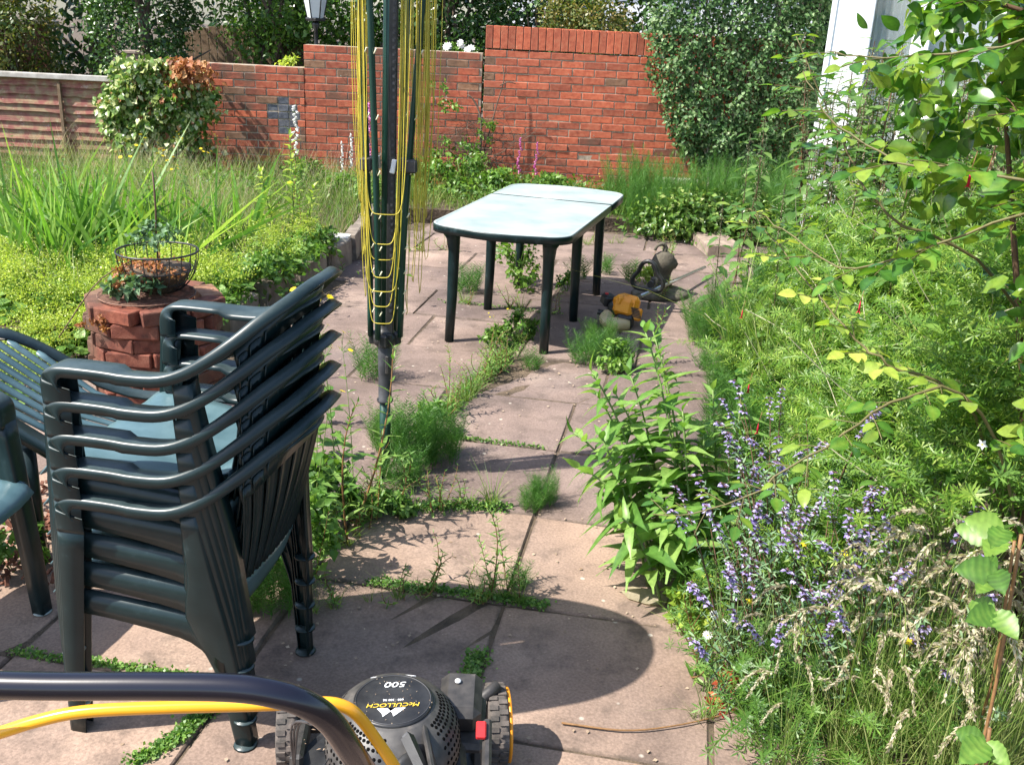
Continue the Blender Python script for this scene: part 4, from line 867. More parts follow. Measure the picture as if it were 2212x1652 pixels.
# ---- broad leaved tall perennials standing on the right edge of the paving (individually built, leaves as parts)
leafmesh = {}
def leaf_part_mesh(tpl, mat, key=None):
    k = (tpl, mat)
    if k not in leafmesh:
        g = Geo(); V, F = LT[tpl]; g.add(V, F, 0, .5); leafmesh[k] = []
        for tn in (.15, .4, .6, .85):
            g = Geo(); g.add(V + rng.normal(0, .008, V.shape) * A([1, 0, 1]), F, 0, np.clip(tn + np.where(np.arange(len(V)) % 3 == 1, .22, -.02) + (np.where(np.arange(len(V)) // 3 % 2, .13, -.10) if tpl == 'bramble' else 0), 0, 1)); leafmesh[k].append(g.mesh('leaf', [mat]))
    return leafmesh[k][rng.integers(4)]
def mat_from(D, N):
    D = Vector(D).normalized(); X = D.cross(Vector(N)).normalized(); Z = X.cross(D); return Matrix((X, D, Z)).transposed()
def leafy(name, label, cat, base, tip, bow, n, ll, tpl, mat, stem_mat='stem_green', r=.005, group=None, el=.45, llt=None, t0=.12, spin=2.4, k=1, droop=0., topn=0, pet=0.):
    t = thing(name, label, cat, tuple(base), 0, group); base = A(base, dtype=float); tip = A(tip, dtype=float) - base; bow = A(bow, dtype=float)
    q = lambda x: tip * x + bow * 4 * x * (1 - x); g = Geo(); ts = np.linspace(0, 1, 9); g.tube(A([q(x) for x in ts]), np.linspace(r, r * .45, 9), 7, 0, .5); part('stem', g, stem_mat, t)
    ph = rng.uniform(0, 6.3)
    for j in range(n):
        x = t0 + (1 - t0) * (j / max(1, n - 1)) ** .88; p = A(q(x)); T = nrm(A(q(min(1.01, x + .02))) - A(q(x - .02)))
        for kk in range(k):
            a = ph + j * spin + kk * 2 * math.pi / k + rng.normal(0, .18); u = nrm(np.cross(T, A([.3, .2, 1.]))); v = np.cross(T, u); e = el + rng.normal(0, .14) + max(0, x - .8) * 3.2
            D = nrm((u * math.cos(a) + v * math.sin(a)) * math.cos(e) + T * math.sin(e) - UP * droop); L = ll * (llt(x) if llt else (1 - .55 * x)) * rng.uniform(.8, 1.15)
            o = obj('leaf', leaf_part_mesh(tpl, mat), t); M4 = mat_from(D, T + A([0, 0, .35]) + rng.normal(0, .18, 3)).to_4x4(); M4.translation = Vector(p + D * pet * L); o.matrix_local = M4 @ Matrix.Diagonal((L, L, L, 1))
    return t
gl = lambda x: .75 + .45 * math.sin(math.pi * min(1, x * 1.25)) - .55 * max(0, x - .75) * 2
specs = [((.62, 2.90, 0), (.44, 3.15, .83), (.03, 0, .03), 36, 0.172, 'tall bright green leafy stem, the highest of the clump beside the strimmer'),
 ((.55, 2.97, 0), (.27, 3.10, .68), (.02, 0, .05), 30, 0.166, 'tall bright green leafy stem leaning left over the paving towards the table'),
 ((.78, 3.05, 0), (.71, 3.2, .60), (.0, 0, 0), 25, 0.159, 'upright bright green leafy stem at the right of the clump'),
 ((.60, 3.0, 0), (.36, 3.1, .60), (.02, 0, .04), 27, 0.159, 'bright green leafy stem between the two tallest of the clump'),
 ((.66, 2.86, 0), (.57, 2.98, .60), (.0, 0, 0), 27, 0.166, 'bright green leafy stem in the front middle of the clump'),
 ((.56, 2.84, 0), (.24, 2.88, .42), (.0, 0, .08), 19, 0.159, 'low bright green leafy stem arching left over the paving'),
 ((.56, 2.92, 0), (.22, 3.06, .47), (.0, 0, .08), 19, 0.152, 'slender bright green leafy stem behind the low arching one'),
 ((.53, 2.74, 0), (.37, 2.72, .33), (.0, 0, .05), 14, 0.152, 'lowest leafy stem at the paving edge in front of the clump'),
 ((.84, 3.2, 0), (.86, 3.4, .55), (.0, 0, 0), 23, 0.152, 'bright green leafy stem at the back of the clump near the goosegrass'),
((0.5, 2.86, 0), (0.3, 2.92, 0.52), (0.0, 0, 0.05), 28, 0.155, 'leafy stem filling the left front of the clump'),
 ((0.58, 3.12, 0), (0.42, 3.28, 0.62), (0.02, 0, 0.03), 30, 0.16, 'leafy stem behind the left side of the clump'),
 ((0.72, 2.94, 0), (0.66, 3.05, 0.52), (0, 0, 0), 30, 0.16, 'leafy stem in the centre right of the clump'),
 ((0.64, 2.76, 0), (0.5, 2.78, 0.36), (0, 0, 0.04), 24, 0.15, 'short leafy stem at the front right of the clump'),
 ((0.52, 3.06, 0), (0.3, 3.22, 0.56), (0.02, 0, 0.05), 28, 0.155, 'leafy stem leaning back left towards the dryer'),
 ((0.68, 3.12, 0), (0.5, 3.34, 0.76), (0.02, 0, 0.02), 32, 0.165, 'second highest stem of the clump, just right of the highest'),
 ((0.8, 2.92, 0), (0.8, 2.98, 0.46), (0, 0, 0), 24, 0.15, 'leafy stem nearest the sage flowers'),
 ((.70, 3.3, 0), (.56, 3.5, .62), (.0, 0, 0), 23, 0.159, 'bright green leafy stem behind the tallest of the clump')]
for b, t_, lb_ in (((-1.66, 7.05, .13), (-1.66, 7.0, .98), 'tall pale green leafy weed at the corner of the raised bed'), ((-1.76, 7.0, .13), (-1.86, 6.9, .72), 'shorter pale green leafy weed left of the tall one in the raised bed'), ((-1.58, 6.95, .13), (-1.48, 6.9, .62), 'short pale green leafy weed right of the tall one in the raised bed')):
    leafy('leafy_weed', lb_, 'weed', b, t_, (0, 0, 0), 34, .17, 'lance', 'leaf_lime', r=.006, group='pale leafy weeds in the raised bed', llt=lambda x: 1.05 - .65 * x, el=.5)
for b, t_, bow, n, ll, lb_ in specs: leafy('leafy_perennial', lb_, 'plant', b, t_, bow, n, ll, 'lance', 'leaf_fresh', r=.0058, group='bright green tall perennials beside the paving', llt=gl, el=.38, droop=.18)

# ---- rose branches with large glossy leaflets
def rose_branch(label, pts, n, ll, mat='leaf_rose', thorn=True, r=.0033, name='rose_branch', tplk='rose', drop=.25, stemmat='cane', side=None):
    t = thing(name, label, 'rose branch', tuple(pts[0]), 0, 'rose branches arching over the right border'); P = crv(pts, 26) - A(pts[0]); P[1:-1] += rng.normal(0, .0035, (24, 3)); g = Geo(); g.tube(P, np.linspace(r * 1.5, r * .4, 26), 7, 0, .5); 
    for k in range(14):
        i = rng.integers(1, 25); d = nrm(rng.normal(0, 1, 3)); g.blades(P[i][None], d[None], A([[0, 0, -.2]]), [.010], [.004], 1, 0, .3)
    part('stem', g, stemmat, t)
    for j in range(n):
        f = (j + .6) / n; i = min(24, int(f * 25)); p = P[i]; T = nrm(P[min(25, i + 1)] - P[max(0, i - 1)]); s_ = 1 if j % 2 else -1
        sd_ = nrm(np.cross(T, UP)) * s_; D = nrm(sd_ * .9 + T * .45 + UP * rng.uniform(-.2, .35)); pl = ll * rng.uniform(1.3, 1.9); g = Geo(); tt = np.linspace(0, 1, 5)[:, None]; C = p + D * pl * tt - UP * (.12 * pl * tt ** 2); g.tube(C, .0014, 4, 0, .4, cap=False); part('leaf_stalk', g, stemmat, t)
        for (ft, sg) in ((.38, 1), (.38, -1), (.72, 1), (.72, -1), (1., 0)):
            c = p + D * pl * ft - UP * .12 * pl * ft ** 2; w = nrm(np.cross(D, UP)); Dl = nrm(D * (.45 if sg else 1) + w * sg * .9 - UP * drop * rng.uniform(.3, 1.3)); L = ll * (.8 if ft < .5 else 1) * rng.uniform(.85, 1.15) * (.55 + .45 * min(1, (1 - f) * 2.2))
            o = obj('leaf', leaf_part_mesh(tplk, mat), t); M4 = mat_from(Dl, UP + rng.normal(0, .35, 3)).to_4x4(); M4.translation = Vector(c + Dl * .004); o.matrix_local = M4 @ Matrix.Diagonal((L, L, L, 1))
    return t
rose_branch('red stemmed rose branch reaching left low over the purple sage', [(1.55, 2.5, .2), (1.30, 2.3, .75), (1.1, 2.25, .98), (.95, 2.22, .96), (.82, 2.16, .90), (.70, 2.12, .82), (.58, 2.10, .74), (.46, 2.10, .68), (.36, 2.11, .67)], 24, 0.053)
rose_branch('rose branch crossing in front of the white garden room at mid height', [(1.62, 2.5, 1.1), (1.40, 2.2, 1.40), (1.15, 2.05, 1.50), (.98, 2.1, 1.53), (.84, 2.3, 1.53), (.74, 2.45, 1.60), (.69, 2.55, 1.70)], 22, 0.063)
rose_branch('rose branch running to the left along the very top', [(1.62, 2.6, 1.5), (1.4, 2.3, 1.8), (1.2, 2.2, 1.83), (1.0, 2.3, 1.77), (.85, 2.45, 1.74), (.74, 2.55, 1.75)], 18, 0.063)
rose_branch('rose branch hanging down over the goosegrass', [(1.62, 2.6, .9), (1.45, 2.4, 1.35), (1.22, 2.3, 1.42), (1.02, 2.4, 1.30), (.86, 2.5, 1.22), (.74, 2.7, 1.27), (.68, 2.8, 1.30)], 22, 0.061)
rose_branch('rose branch with yellowish young leaves pointing at the strimmer', [(1.60, 2.7, .3), (1.25, 2.45, .85), (1.0, 2.4, .98), (.92, 2.45, 1.03), (.84, 2.52, 1.10), (.74, 2.7, 1.22), (.66, 2.8, 1.31)], 18, 0.053, 'leaf_lime')
rose_branch('short rose branch near the shrub with lime green tips', [(1.6, 2.6, .9), (1.2, 2.5, 1.25), (.95, 2.5, 1.36), (.85, 2.6, 1.50), (.76, 2.65, 1.66), (.70, 2.7, 1.78)], 14, 0.058)
for k, (x, y, z) in enumerate([(1.30, 2.0, 1.75), (1.25, 2.15, 1.6), (1.2, 2.3, 1.9), (1.3, 1.9, 1.45), (1.15, 2.45, 1.85), (1.32, 2.2, 1.35)]):
    lb_ = ['uppermost', 'second', 'innermost', 'lowest', 'leftmost', 'most shaded'][k]
    rose_branch('thick rose branch in the dense top right corner, %s of its kind' % lb_, [(x + .28, y + .05, z - .22), (x + .12, y, z - .06), (x - .02, y, z + .02), (x - .17, y + .1, z - .03 + .08 * (k % 3))], 24, 0.074, r=.007, stemmat='stem_brown')

g = Geo(); t = thing('rose_bush', 'dense leafy rose bush filling the top right corner', 'rose bush', (1.62, 2.6, 0)); crown_later = (g, t)
# ---- brambles at the right edge
def bramble(label, base, hts, ll):
    t = thing('bramble', label, 'bramble', tuple(base), 0, 'brambles at the right edge'); top = hts[-1]; g = Geo(); P = crv([(0, 0, 0), (.01, 0, top * .5), (-.01, .02, top)], 14); g.tube(P, .0038, 7, 0, .5)
    for i in rng.integers(1, 13, 30): g.blades(P[i][None] , nrm(rng.normal(0, 1, 3))[None], A([[0, 0, 0.]]), [.008], [.0016], 1)
    part('stem', g, 'stem_red', t)
    for h in hts:
        p = A([0, 0, h]); a = rng.uniform(2.2, 4.0); D = A([math.cos(a), math.sin(a), .15]); w = nrm(np.cross(D, UP)); c = p + D * .05
        for Dl, f in ((D - UP * .2, 1.1), (w + D * .2 - UP * .2, .9), (-w + D * .2 - UP * .2, .9)):
            L = ll * f * rng.uniform(.9, 1.1); o = obj('leaf', leaf_part_mesh('bramble', 'leaf_mid'), t); M4 = mat_from(Dl, UP * .7 + A([-.4, -.8, 0]) + rng.normal(0, .15, 3)).to_4x4(); M4.translation = Vector(c); o.matrix_local = M4 @ Matrix.Diagonal((L, L, L, 1))
bramble('bramble shoot with large ribbed leaves at the right edge above the seed heads', (1.03, 1.68, .0), [.72, .80, .88], .07)
bramble('lower bramble shoot with ribbed leaves at the bottom right corner', (.97, 1.52, .0), [.42, .54], .065)
bramble('bramble shoot behind the white flower at the right edge', (1.18, 1.95, .0), [.62, .72], .08)

# ---- sage with purple flower spikes
sg = []
for v in range(4):
    gs, gl_, gf, gc = Geo(), Geo(), Geo(), Geo()
    for k in range(7):
        a = rng.uniform(0, 6.28); b = A([.04 * math.cos(a), .04 * math.sin(a), 0]); tp = A([.20 * math.cos(a) * rng.uniform(.3, 1.2) - .08, .18 * math.sin(a), rng.uniform(.26, .42)])
        q = stem(gl_, b, tp, (0, 0, .04), 11, .0028, 2, .045, lambda t: 1 - .6 * t, .4, 'lance2', 0, 1, .1, tint=(.2, .9), spin=1.57)
        if k > 3: continue
        for s_ in np.linspace(.80, 1.12, 6):
            c = q(A([s_]))[0]; nf = 5; az = rng.uniform(0, 6.28, nf); D = np.stack([np.cos(az), np.sin(az), 0 * az + .1], -1)
            gf.leaves(LT['fold'], c + D * .002, D - UP * .15, UP + D * .2, .0155 * rng.uniform(.7, 1.2, nf), 0, rng.uniform(0, 1, nf)); gc.leaves(LT['fold'], c, D + UP * .5, UP, .010, 0, rng.uniform(0, 1, nf))
    sg.append(proto('sage_plant', [('foliage', gl_, ['leaf_grey', 'stem_brown'], 'stuff'), ('flower_spikes', gf, 'purple', 'stuff'), ('calyces', gc, 'calyx', 'stuff')]))
sp = [(.70, 2.92, .12), (.82, 2.85, .22), (.92, 2.75, .30), (.66, 2.50, .0), (.76, 2.46, .05), (.84, 2.40, .08), (.72, 2.28, .0), (.80, 2.20, .0), (.90, 2.28, .1), (.92, 2.14, .08), (1.02, 2.25, .22), (1.06, 2.12, .28), (.98, 2.42, .15), (.70, 2.38, -.05), (1.18, 2.05, .12), (.64, 2.2, -.04), (.86, 3.1, .2), (.78, 2.62, .15), (.90, 2.55, .2), (.68, 2.62, .05)]
wh = ['nearest the tall leafy clump', 'beside the rose branch', 'highest on the slope', 'at the paving edge', 'under the low rose branch', 'in the middle of the drift', 'lowest by the paving', 'beside the red leaved weed', 'among the pale seed heads', 'in front of the seed heads', 'behind the seed heads', 'by the bramble', 'behind the low rose branch', 'left front of the drift', 'at the right edge', 'lying over the paving', 'farthest back by the goosegrass', 'behind the yellow leaved plant', 'right of the yellow leaved plant', 'between the clump and the drift']
place(sg, [(x + .05, y, z, rng.uniform(-.9, .9), rng.uniform(.85, 1.15)) for x, y, z in sp], ['sage plant with violet flower spikes ' + w for w in wh], 'plant', 'purple flowered sage in the right border')

# ---- pale nodding seed heads
gs_ = []
for v in range(4):
    g = Geo(); gh = Geo()
    for k in range(4):
        a = rng.uniform(0, 6.28); b = A([.03 * math.cos(a), .03 * math.sin(a), 0]); h = rng.uniform(.36, .56); dr = nrm(A([math.cos(a), math.sin(a), 0]) + A([-.5, -.1, 0])); P = crv([b, b + A([0, 0, h * .6]) + dr * .02, b + A([0, 0, h]) + dr * .05, b + A([0, 0, h * 1.02]) + dr * .11, b + A([0, 0, h * .90]) + dr * .16], 16)
        g.tube(P, .0011, 4, 0, .6, cap=False)
        n = 90; f = rng.uniform(.58, 1, n); i = np.clip((f * 15).astype(int), 0, 14); C = P[i] + (P[i + 1] - P[i]) * rng.random((n, 1)); T = nrm(P[i + 1] - P[i]); D = nrm(T * 1.1 + rng.normal(0, .38, (n, 3)) - UP * .25)
        gh.leaves(LT['quad'], C, D, rng.normal(0, 1, (n, 3)), .015 * (1.25 - f) * rng.uniform(.8, 1.6, n) + .006, 0, rng.uniform(0, 1, n), .65)
    n = 30; a = rng.uniform(0, 6.28, n); g.blades(np.stack([.03 * np.cos(a), .03 * np.sin(a), 0 * a], -1), UP + rng.normal(0, .2, (n, 3)), rng.normal(0, .3, (n, 3)), rng.uniform(.2, .42, n), .004, 3, 0, rng.uniform(.2, .9, n))
    gs_.append(proto('seed_grass', [('stems', g, 'grass', 'stuff'), ('seed_heads', gh, 'straw', 'stuff')]))
sp = [(rng.uniform(.92, 1.34), rng.uniform(1.84, 2.26), 0, rng.uniform(0, 6), rng.uniform(.8, 1.2)) for k in range(38)] + [(rng.uniform(.72, .9), rng.uniform(1.95, 2.2), 0, rng.uniform(0, 6), rng.uniform(.6, .85)) for k in range(5)]
place(gs_, sp, 'tuft of grass with pale nodding seed heads among the sage', 'grass', 'seed head grasses at the lower right')

# ---- stinging nettles
nt_ = []
for v in range(5):
    g, gt = Geo(), Geo(); h = .95
    q = stem(g, (0, 0, 0), (rng.normal(0, .05), rng.normal(0, .05), h), (0, 0, 0), 13, .0045, 2, .135, lambda t: 1.05 - .55 * t, .15, 'nettle', 0, 1, .1, .02, (.15, .9), 1.57, droop=.25)
    for s_ in np.linspace(.55, .97, 9):
        c = q(A([s_]))[0]; n = 34; a = rng.integers(0, 4, n) * 1.57 + .6; dist = rng.random(n); D = np.stack([np.cos(a), np.sin(a), 0 * a], -1)
        gt.leaves(LT['fold'], c + D * (dist * .035)[:, None] - UP * (dist ** 1.5 * .055)[:, None] + rng.normal(0, .003, (n, 3)), rng.normal(0, 1, (n, 3)), rng.normal(0, 1, (n, 3)), .0075, 0, rng.random(n))
    nt_.append(proto('stinging_nettle', [('leaves_and_stem', g, ['nettle', 'stem_brown'], 'stuff'), ('tassels', gt, 'tassel', 'stuff')]))
sp = []
for k in range(235):
    y = rng.uniform(3.9, 7.1); x = rng.uniform(1.42 + .16 * (y - 4), 3.6); z = rng.uniform(.0, .12); s_ = (1.22 if x > 1.9 else 1.02) * rng.uniform(.85, 1.15) * (1.15 if y < 5.5 else 1.3); sp.append((x, y, z, rng.uniform(0, 6), s_))
sp += [(1.25, 5.9, 0, 1, .9), (1.42, 6.3, 0, 2, 1.1), (1.6, 6.9, 0, 2, 1.2), (1.75, 7.2, 0, 3, 1.3), (1.4, 5.2, 0, 4, 1.1), (1.3, 4.6, 0, .5, .95)]
place(nt_, sp, 'tall stinging nettle with drooping toothed leaves in front of the white garden room', 'nettle', 'stinging nettles along the right side')

# ---- goosegrass mass
def whorls(n, xf, name, label, mat='leaf_mid', ll=.036, nl=7, stalks=True):
    g = Geo(); Pn = []; 
    for k in range(n):
        b = xf(); d = nrm(A([rng.normal(-.25, .5), rng.normal(-.3, .5), rng.uniform(.3, 1.1)])); L = rng.uniform(.12, .34); m_ = int(L / .030); t = np.linspace(0, 1, m_)[:, None]; C = b + d * L * t - UP * (.25 * L * t ** 2)
        Pn.append(np.hstack([C, np.tile(d, (m_, 1)), np.full((m_, 1), rng.uniform(-.2, .2))])); g.blades(b[None], d[None], -UP[None] * .25, [L], [.0032], 3, 0, .75, prof=[1, 1, 1, .7])
    Q = np.vstack(Pn); m_ = len(Q); C = Q[:, :3]; T = Q[:, 3:6]; u = nrm(np.cross(T, A([.2, .3, 1.]))); v = np.cross(T, u); ph = rng.uniform(0, 6.28, m_)
    for j in range(nl):
        a = ph + j * 6.283 / nl; D = u * np.cos(a)[:, None] + v * np.sin(a)[:, None] + T * .35; g.leaves(LT['thinq'], C, D, T, ll * rng.uniform(.6, 1.2, m_), 0, np.clip(.5 + Q[:, 6] + rng.normal(0, .15, m_), 0, 1))
    return tag(part(name, g, mat, None), label, 'weeds', None, 'stuff')
LT['thinq'] = (A([[0, 0, 0], [-.085, .55, .02], [0, 1, -.03], [.085, .55, .02]]), A([[0, 1, 2, 3]]))
def surf_right():
    while True:
        x, y = rng.uniform(.85, 2.6), rng.uniform(2.3, 5.0)
        xl = np.interp(y, [2.3, 2.8, 3.1, 3.9, 4.5, 5.5], [.95, .90, 1.02, 1.18, 1.16, 1.02])
        if x > xl and x < xl + 1.5:
            f = min(1, (x - xl) / .38); q = math.sin(x * 9.3 + y * 3.1) * math.sin(y * 7.7 - x * 4.0); top = (.16 + .74 * f + .22 * min(1, max(0, x - xl - .4))) * (1 + .22 * q)
            if q < -.35 and rng.random() < .75: continue
            return A([x, y, top * rng.uniform(.55, 1.05)])
whorls(2300, surf_right, 'goosegrass', 'sprawling bright green goosegrass smothering the right border', ll=.036, mat='goosegrass')
def surf_low():
    x, y = rng.uniform(.62, 1.3), rng.uniform(2.0, 3.1); return A([x, y, rng.uniform(0, .12 + .4 * max(0, x - .75))])
whorls(420, surf_low, 'undergrowth', 'low green undergrowth between the sage plants', ll=.028, mat='leaf_mid')
# leafy filler below the goosegrass so that the soil stays hidden
g = Geo(); P = A([surf_right() for k in range(6500)]); P[:, 2] *= .86; g.leaves(LT['fold'], P, rdir(6500, -.3, .8), rdir(6500, .2, 1), rng.uniform(.018, .05, 6500), 0, rng.uniform(0, .8, 6500)); tag(part('undergrowth', g, 'leaf_mid'), 'tangle of small leaves beneath the goosegrass', 'weeds', kind='stuff')

# ---- leaf by leaf undergrowth clumps reused along the borders
def crown(n, c, rad, size, tpl='quad', mat='leaf_dark', k=26, lump=.32, shell=.75, up_=.45, tint=(.1, .95), g=None, zmin=-1.):
    """clumped leaves through an ellipsoid"""
    g = g or Geo(); c = A(c, dtype=float); rad = A(rad, dtype=float); d = rdir(k, zmin, 1); cc = d * (shell + (1 - shell) * rng.random((k, 1)) - .12); kt = rng.normal(0, .12, k)
    i = rng.integers(0, k, n); off = rng.normal(0, lump * .5, (n, 3)); P = cc[i] + off; outn = nrm(P + rng.normal(0, .3, (n, 3))); P = c + P * rad
    D = nrm(outn * .55 + rdir(n) * .8 - UP * .25); N = nrm(outn + UP * up_ + rng.normal(0, .35, (n, 3))); h = np.clip((P[:, 2] - c[2]) / rad[2] * .15, -.2, .2)
    g.leaves(LT[tpl], P, D, N, size * rng.uniform(.6, 1.25, n), 0, np.clip(rng.uniform(tint[0], tint[1], n) + kt[i] + 0 * h, 0, 1)); return g
def shrub(name, label, cat, loc, crowns, n, size, tpl, mat, trunk=None, group=None, stemmat='bark', **kw):
    t = thing(name, label, cat, loc, 0, group); g = Geo(); tot = sum(np.prod(r) ** (2 / 3) for _, r in crowns)
    for c, r in crowns: crown(int(n * np.prod(r) ** (2 / 3) / tot), c, r, size, tpl, g=g, **kw)
    part('crown', g, mat, t, kind='stuff'); g = Geo()
    for c, r in crowns:
        for k in range(3):
            e = A(c) + rng.normal(0, .45, 3) * A(r); g.tube(crv([(rng.normal(0, .04), rng.normal(0, .04), -.02), tuple(A(c) * A([.4, .4, .5]) + rng.normal(0, .04, 3)), tuple(e)], 8), np.linspace(trunk or .03, .006, 8), 6)
    part('trunk', g, stemmat, t); return t
g, t = crown_later
for c_, r_, n_ in (((-.08, .0, 1.78), (.30, .35, .30), 620), ((.2, .2, 1.45), (.34, .4, .3), 560), ((-.1, .5, 1.95), (.4, .3, .25), 420), ((.1, .1, 1.05), (.3, .35, .25), 300), ((-.52, .0, 1.78), (.20, .3, .22), 230), ((-.36, .1, 1.52), (.22, .3, .22), 260), ((-.30, -.1, 1.95), (.25, .3, .2), 260), ((-.30, -.40, 1.42), (.16, .2, .34), 330), ((-.24, -.42, 1.0), (.16, .2, .2), 160)): crown(n_, c_, r_, .062, 'rose', g=g, k=16, tint=(.1, .95))
part('crown', g, 'leaf_rose', t, kind='stuff'); g = Geo()
for k in range(16): e = A([rng.normal(0, .2), rng.normal(.1, .25), rng.uniform(1.0, 2.1)]); g.tube(crv([(rng.normal(0, .05), rng.normal(0, .05), 0), tuple(e * A([.4, .4, .5])), tuple(e)], 8), np.linspace(.012, .003, 8), 6)
part('canes', g, 'stem_brown', t, kind='stuff')
# clipped climber against the tall wall at right
t = thing('wall_shrub', 'tall grey green wall shrub covering the right half of the tall brick wall', 'shrub', (2.1, 10.0, .1)); g = Geo()
n = 26000; z = rng.uniform(.15, 3.2, n); xl = np.interp(z, [.15, .35, .6, .95, 1.4, 1.9, 3.2], [-.05, -.25, -.55, -.72, -.90, -.95, -.85]); xr = np.interp(z, [.1, 1., 3.2], [.62, .78, .9])
u_ = rng.random(n); x = xl + (xr - xl) * u_; bulge = .34 * np.sqrt(np.clip(1 - (2 * u_ - 1) ** 4, 0, 1)) * np.interp(z, [.1, .8, 3.2], [.5, 1, 1]); lump = .06 * np.sin(x * 13 + z * 5) * np.sin(z * 11 - x * 4) + .05 * np.sin(z * 23) * np.sin(x * 27)
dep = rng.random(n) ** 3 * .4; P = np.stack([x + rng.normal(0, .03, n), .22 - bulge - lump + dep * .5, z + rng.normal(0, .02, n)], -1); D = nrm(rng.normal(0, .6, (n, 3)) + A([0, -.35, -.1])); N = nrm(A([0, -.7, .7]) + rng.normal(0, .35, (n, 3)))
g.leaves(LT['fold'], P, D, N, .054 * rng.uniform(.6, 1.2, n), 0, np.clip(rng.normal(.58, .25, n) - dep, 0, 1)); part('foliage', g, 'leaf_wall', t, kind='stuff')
g = Geo()
for k in range(34):
    xx = rng.uniform(-.6, .7); g.tube(crv([(rng.normal(0.1, .12), .05, -.1), (xx * .5, .02, .6), (xx, .04, 1.4), (xx * 1.1, .05, 2.6)], 10), np.linspace(.014, .004, 10), 5)
part('stems', g, 'twig', t, kind='stuff')
# variegated ivy on the left wall
t = thing('ivy', 'variegated cream and green ivy climbing over the junction of fence and wall', 'ivy', (-3.75, 10.1, 0)); g = Geo(); g2 = Geo(); n = 9500
z = rng.uniform(.05, 1.27, n); xl = np.interp(z, [.05, .3, .6, 1.0, 1.27], [.02, -.25, -.55, -.52, -.25]); xr = np.interp(z, [.05, .3, .6, 1., 1.27], [.32, .42, .52, .62, .45]); u_ = rng.random(n); x = xl + (xr - xl) * u_
x = x + .07 * np.sin(z * 17) * (2 * u_ - 1)
P = np.stack([x + rng.normal(0, .04, n), .12 - .34 * np.sqrt(np.clip(1 - (2 * u_ - 1) ** 4, 0, 1)) - .11 * np.sin(x * 14 + 2) * np.sin(z * 12) + .14 * rng.random(n) ** 2, z + rng.normal(0, .03, n)], -1)
D = nrm(rng.normal(0, .5, (n, 3)) + A([-.1, -.3, -.5])); N = nrm(A([-.3, -.7, .5]) + rng.normal(0, .4, (n, 3))); w = (P[:, 0] > .22 + rng.normal(0, .05, n)) & (P[:, 2] > 1.06 + rng.normal(0, .05, n)) | ((rng.random(n) < .04))
for m_, gg, mt in ((~w, g, 0), (w, g2, 0)): gg.leaves(LT['fold'], P[m_], D[m_], N[m_], .062 * rng.uniform(.5, 1.4, m_.sum()), 0, np.clip(rng.normal(.55, .25, m_.sum()), 0, 1), 1.25)
part('foliage', g, 'leaf_varieg', t, kind='stuff'); part('dead_foliage', g2, 'leaf_rust', t, kind='stuff', label='rusty brown dead patch at the top right')
g = Geo()
for k in range(8): g.tube(crv([(rng.normal(.15, .05), .05, -.05), (rng.normal(.1, .15), .04, .5), (rng.normal(.05, .3), .05, 1.1)], 8), np.linspace(.016, .006, 8), 5)
part('trunk', g, 'bark', t)

# trees and hedges beyond the walls
shrub('bronze_shrub', 'rounded bronze green shrub beyond the fence at top left', 'shrub', (-6.1, 12.0, 0), [((0, 0, 1.35), (.62, .5, .62)), ((.1, .1, .8), (.5, .4, .5)), ((-.3, .1, 1.9), (.5, .5, .5))], 9000, .055, 'quad', 'leaf_bronze', lump=.3, k=40)
shrub('ivy_covered_tree', 'tall dark tree clothed in glossy ivy left of the lamp post', 'tree', (-4.45, 11.7, 0), [((0, 0, 1.5), (.68, .55, 1.0)), ((.1, .1, 2.8), (.8, .6, 1.0)), ((.1, 0, .7), (.5, .45, .7))], 22000, .05, 'fold', 'leaf_dark', .07, k=70, lump=.22, shell=.9)
hz = [((-3.1, 12.2, 0), 1.0, 'bright leaved hedge tree directly left of the lamp post'), ((-2.0, 12.4, 0), 1.0, 'hedge tree directly behind the lamp post'), ((-1.0, 12.2, 0), 1.05, 'dense hedge tree behind the white roses'), ((.1, 12.5, 0), 1.05, 'hedge tree behind the left half of the tall brick wall')]
for (loc, sc, lb_) in hz:
    shrub('hedge_tree', lb_, 'tree', loc, [((0, 0, 2.05), (.75, .5, .75)), ((.1, .15, 2.9), (.85, .6, .7)), ((0, .3, 1.2), (.75, .4, .6))], 9500, .068, 'quad', 'leaf_mid' if loc[0] < -1.5 else 'leaf_dark', .05, 'hedge trees beyond the walls', k=46, lump=.34, tint=(.1, 1.))
shrub('shrub', 'reddish green shrub looking over the tall wall near its middle', 'shrub', (.72, 11.2, 0), [((0, 0, 1.75), (.42, .3, .40)), ((-.35, .1, 1.8), (.3, .3, .3))], 4200, .045, 'quad', 'leaf_bronze', k=30)
shrub('shrub', 'dark shrub looking over the tall wall below the white house', 'shrub', (1.45, 11.4, 0), [((0, 0, 1.55), (.6, .3, .42)), ((.6, .1, 1.6), (.5, .3, .4))], 4200, .045, 'quad', 'leaf_dark', k=30)
for loc, lb_, n in (((-8.2, 13.4, 0), 'tall backdrop conifer at the far top left', 5000), ((-6.0, 14.2, 0), 'tall backdrop conifer behind the bronze shrub', 5000), ((-3.6, 14.2, 0), 'tall backdrop conifer behind the ivy covered tree', 5000), ((-1.2, 14.4, 0), 'tall backdrop conifer behind the hedge trees', 5000), ((.9, 14.4, 0), 'tall backdrop conifer left of the white house', 4000), ((3.6, 12.6, 0), 'dark conifer between the wall shrub and the garden room', 6000)):
    shrub('conifer', lb_, 'tree', loc, [((0, 0, 1.3), (1.35, .5, 1.3)), ((0, 0, 3.3), (1.3, .6, 1.4)), ((0, .1, 5.0), (.8, .5, 1.2))], n * 1.6, .13, 'quad', 'leaf_dark', .09, 'backdrop conifers', k=60, lump=.34, tint=(0, .6))
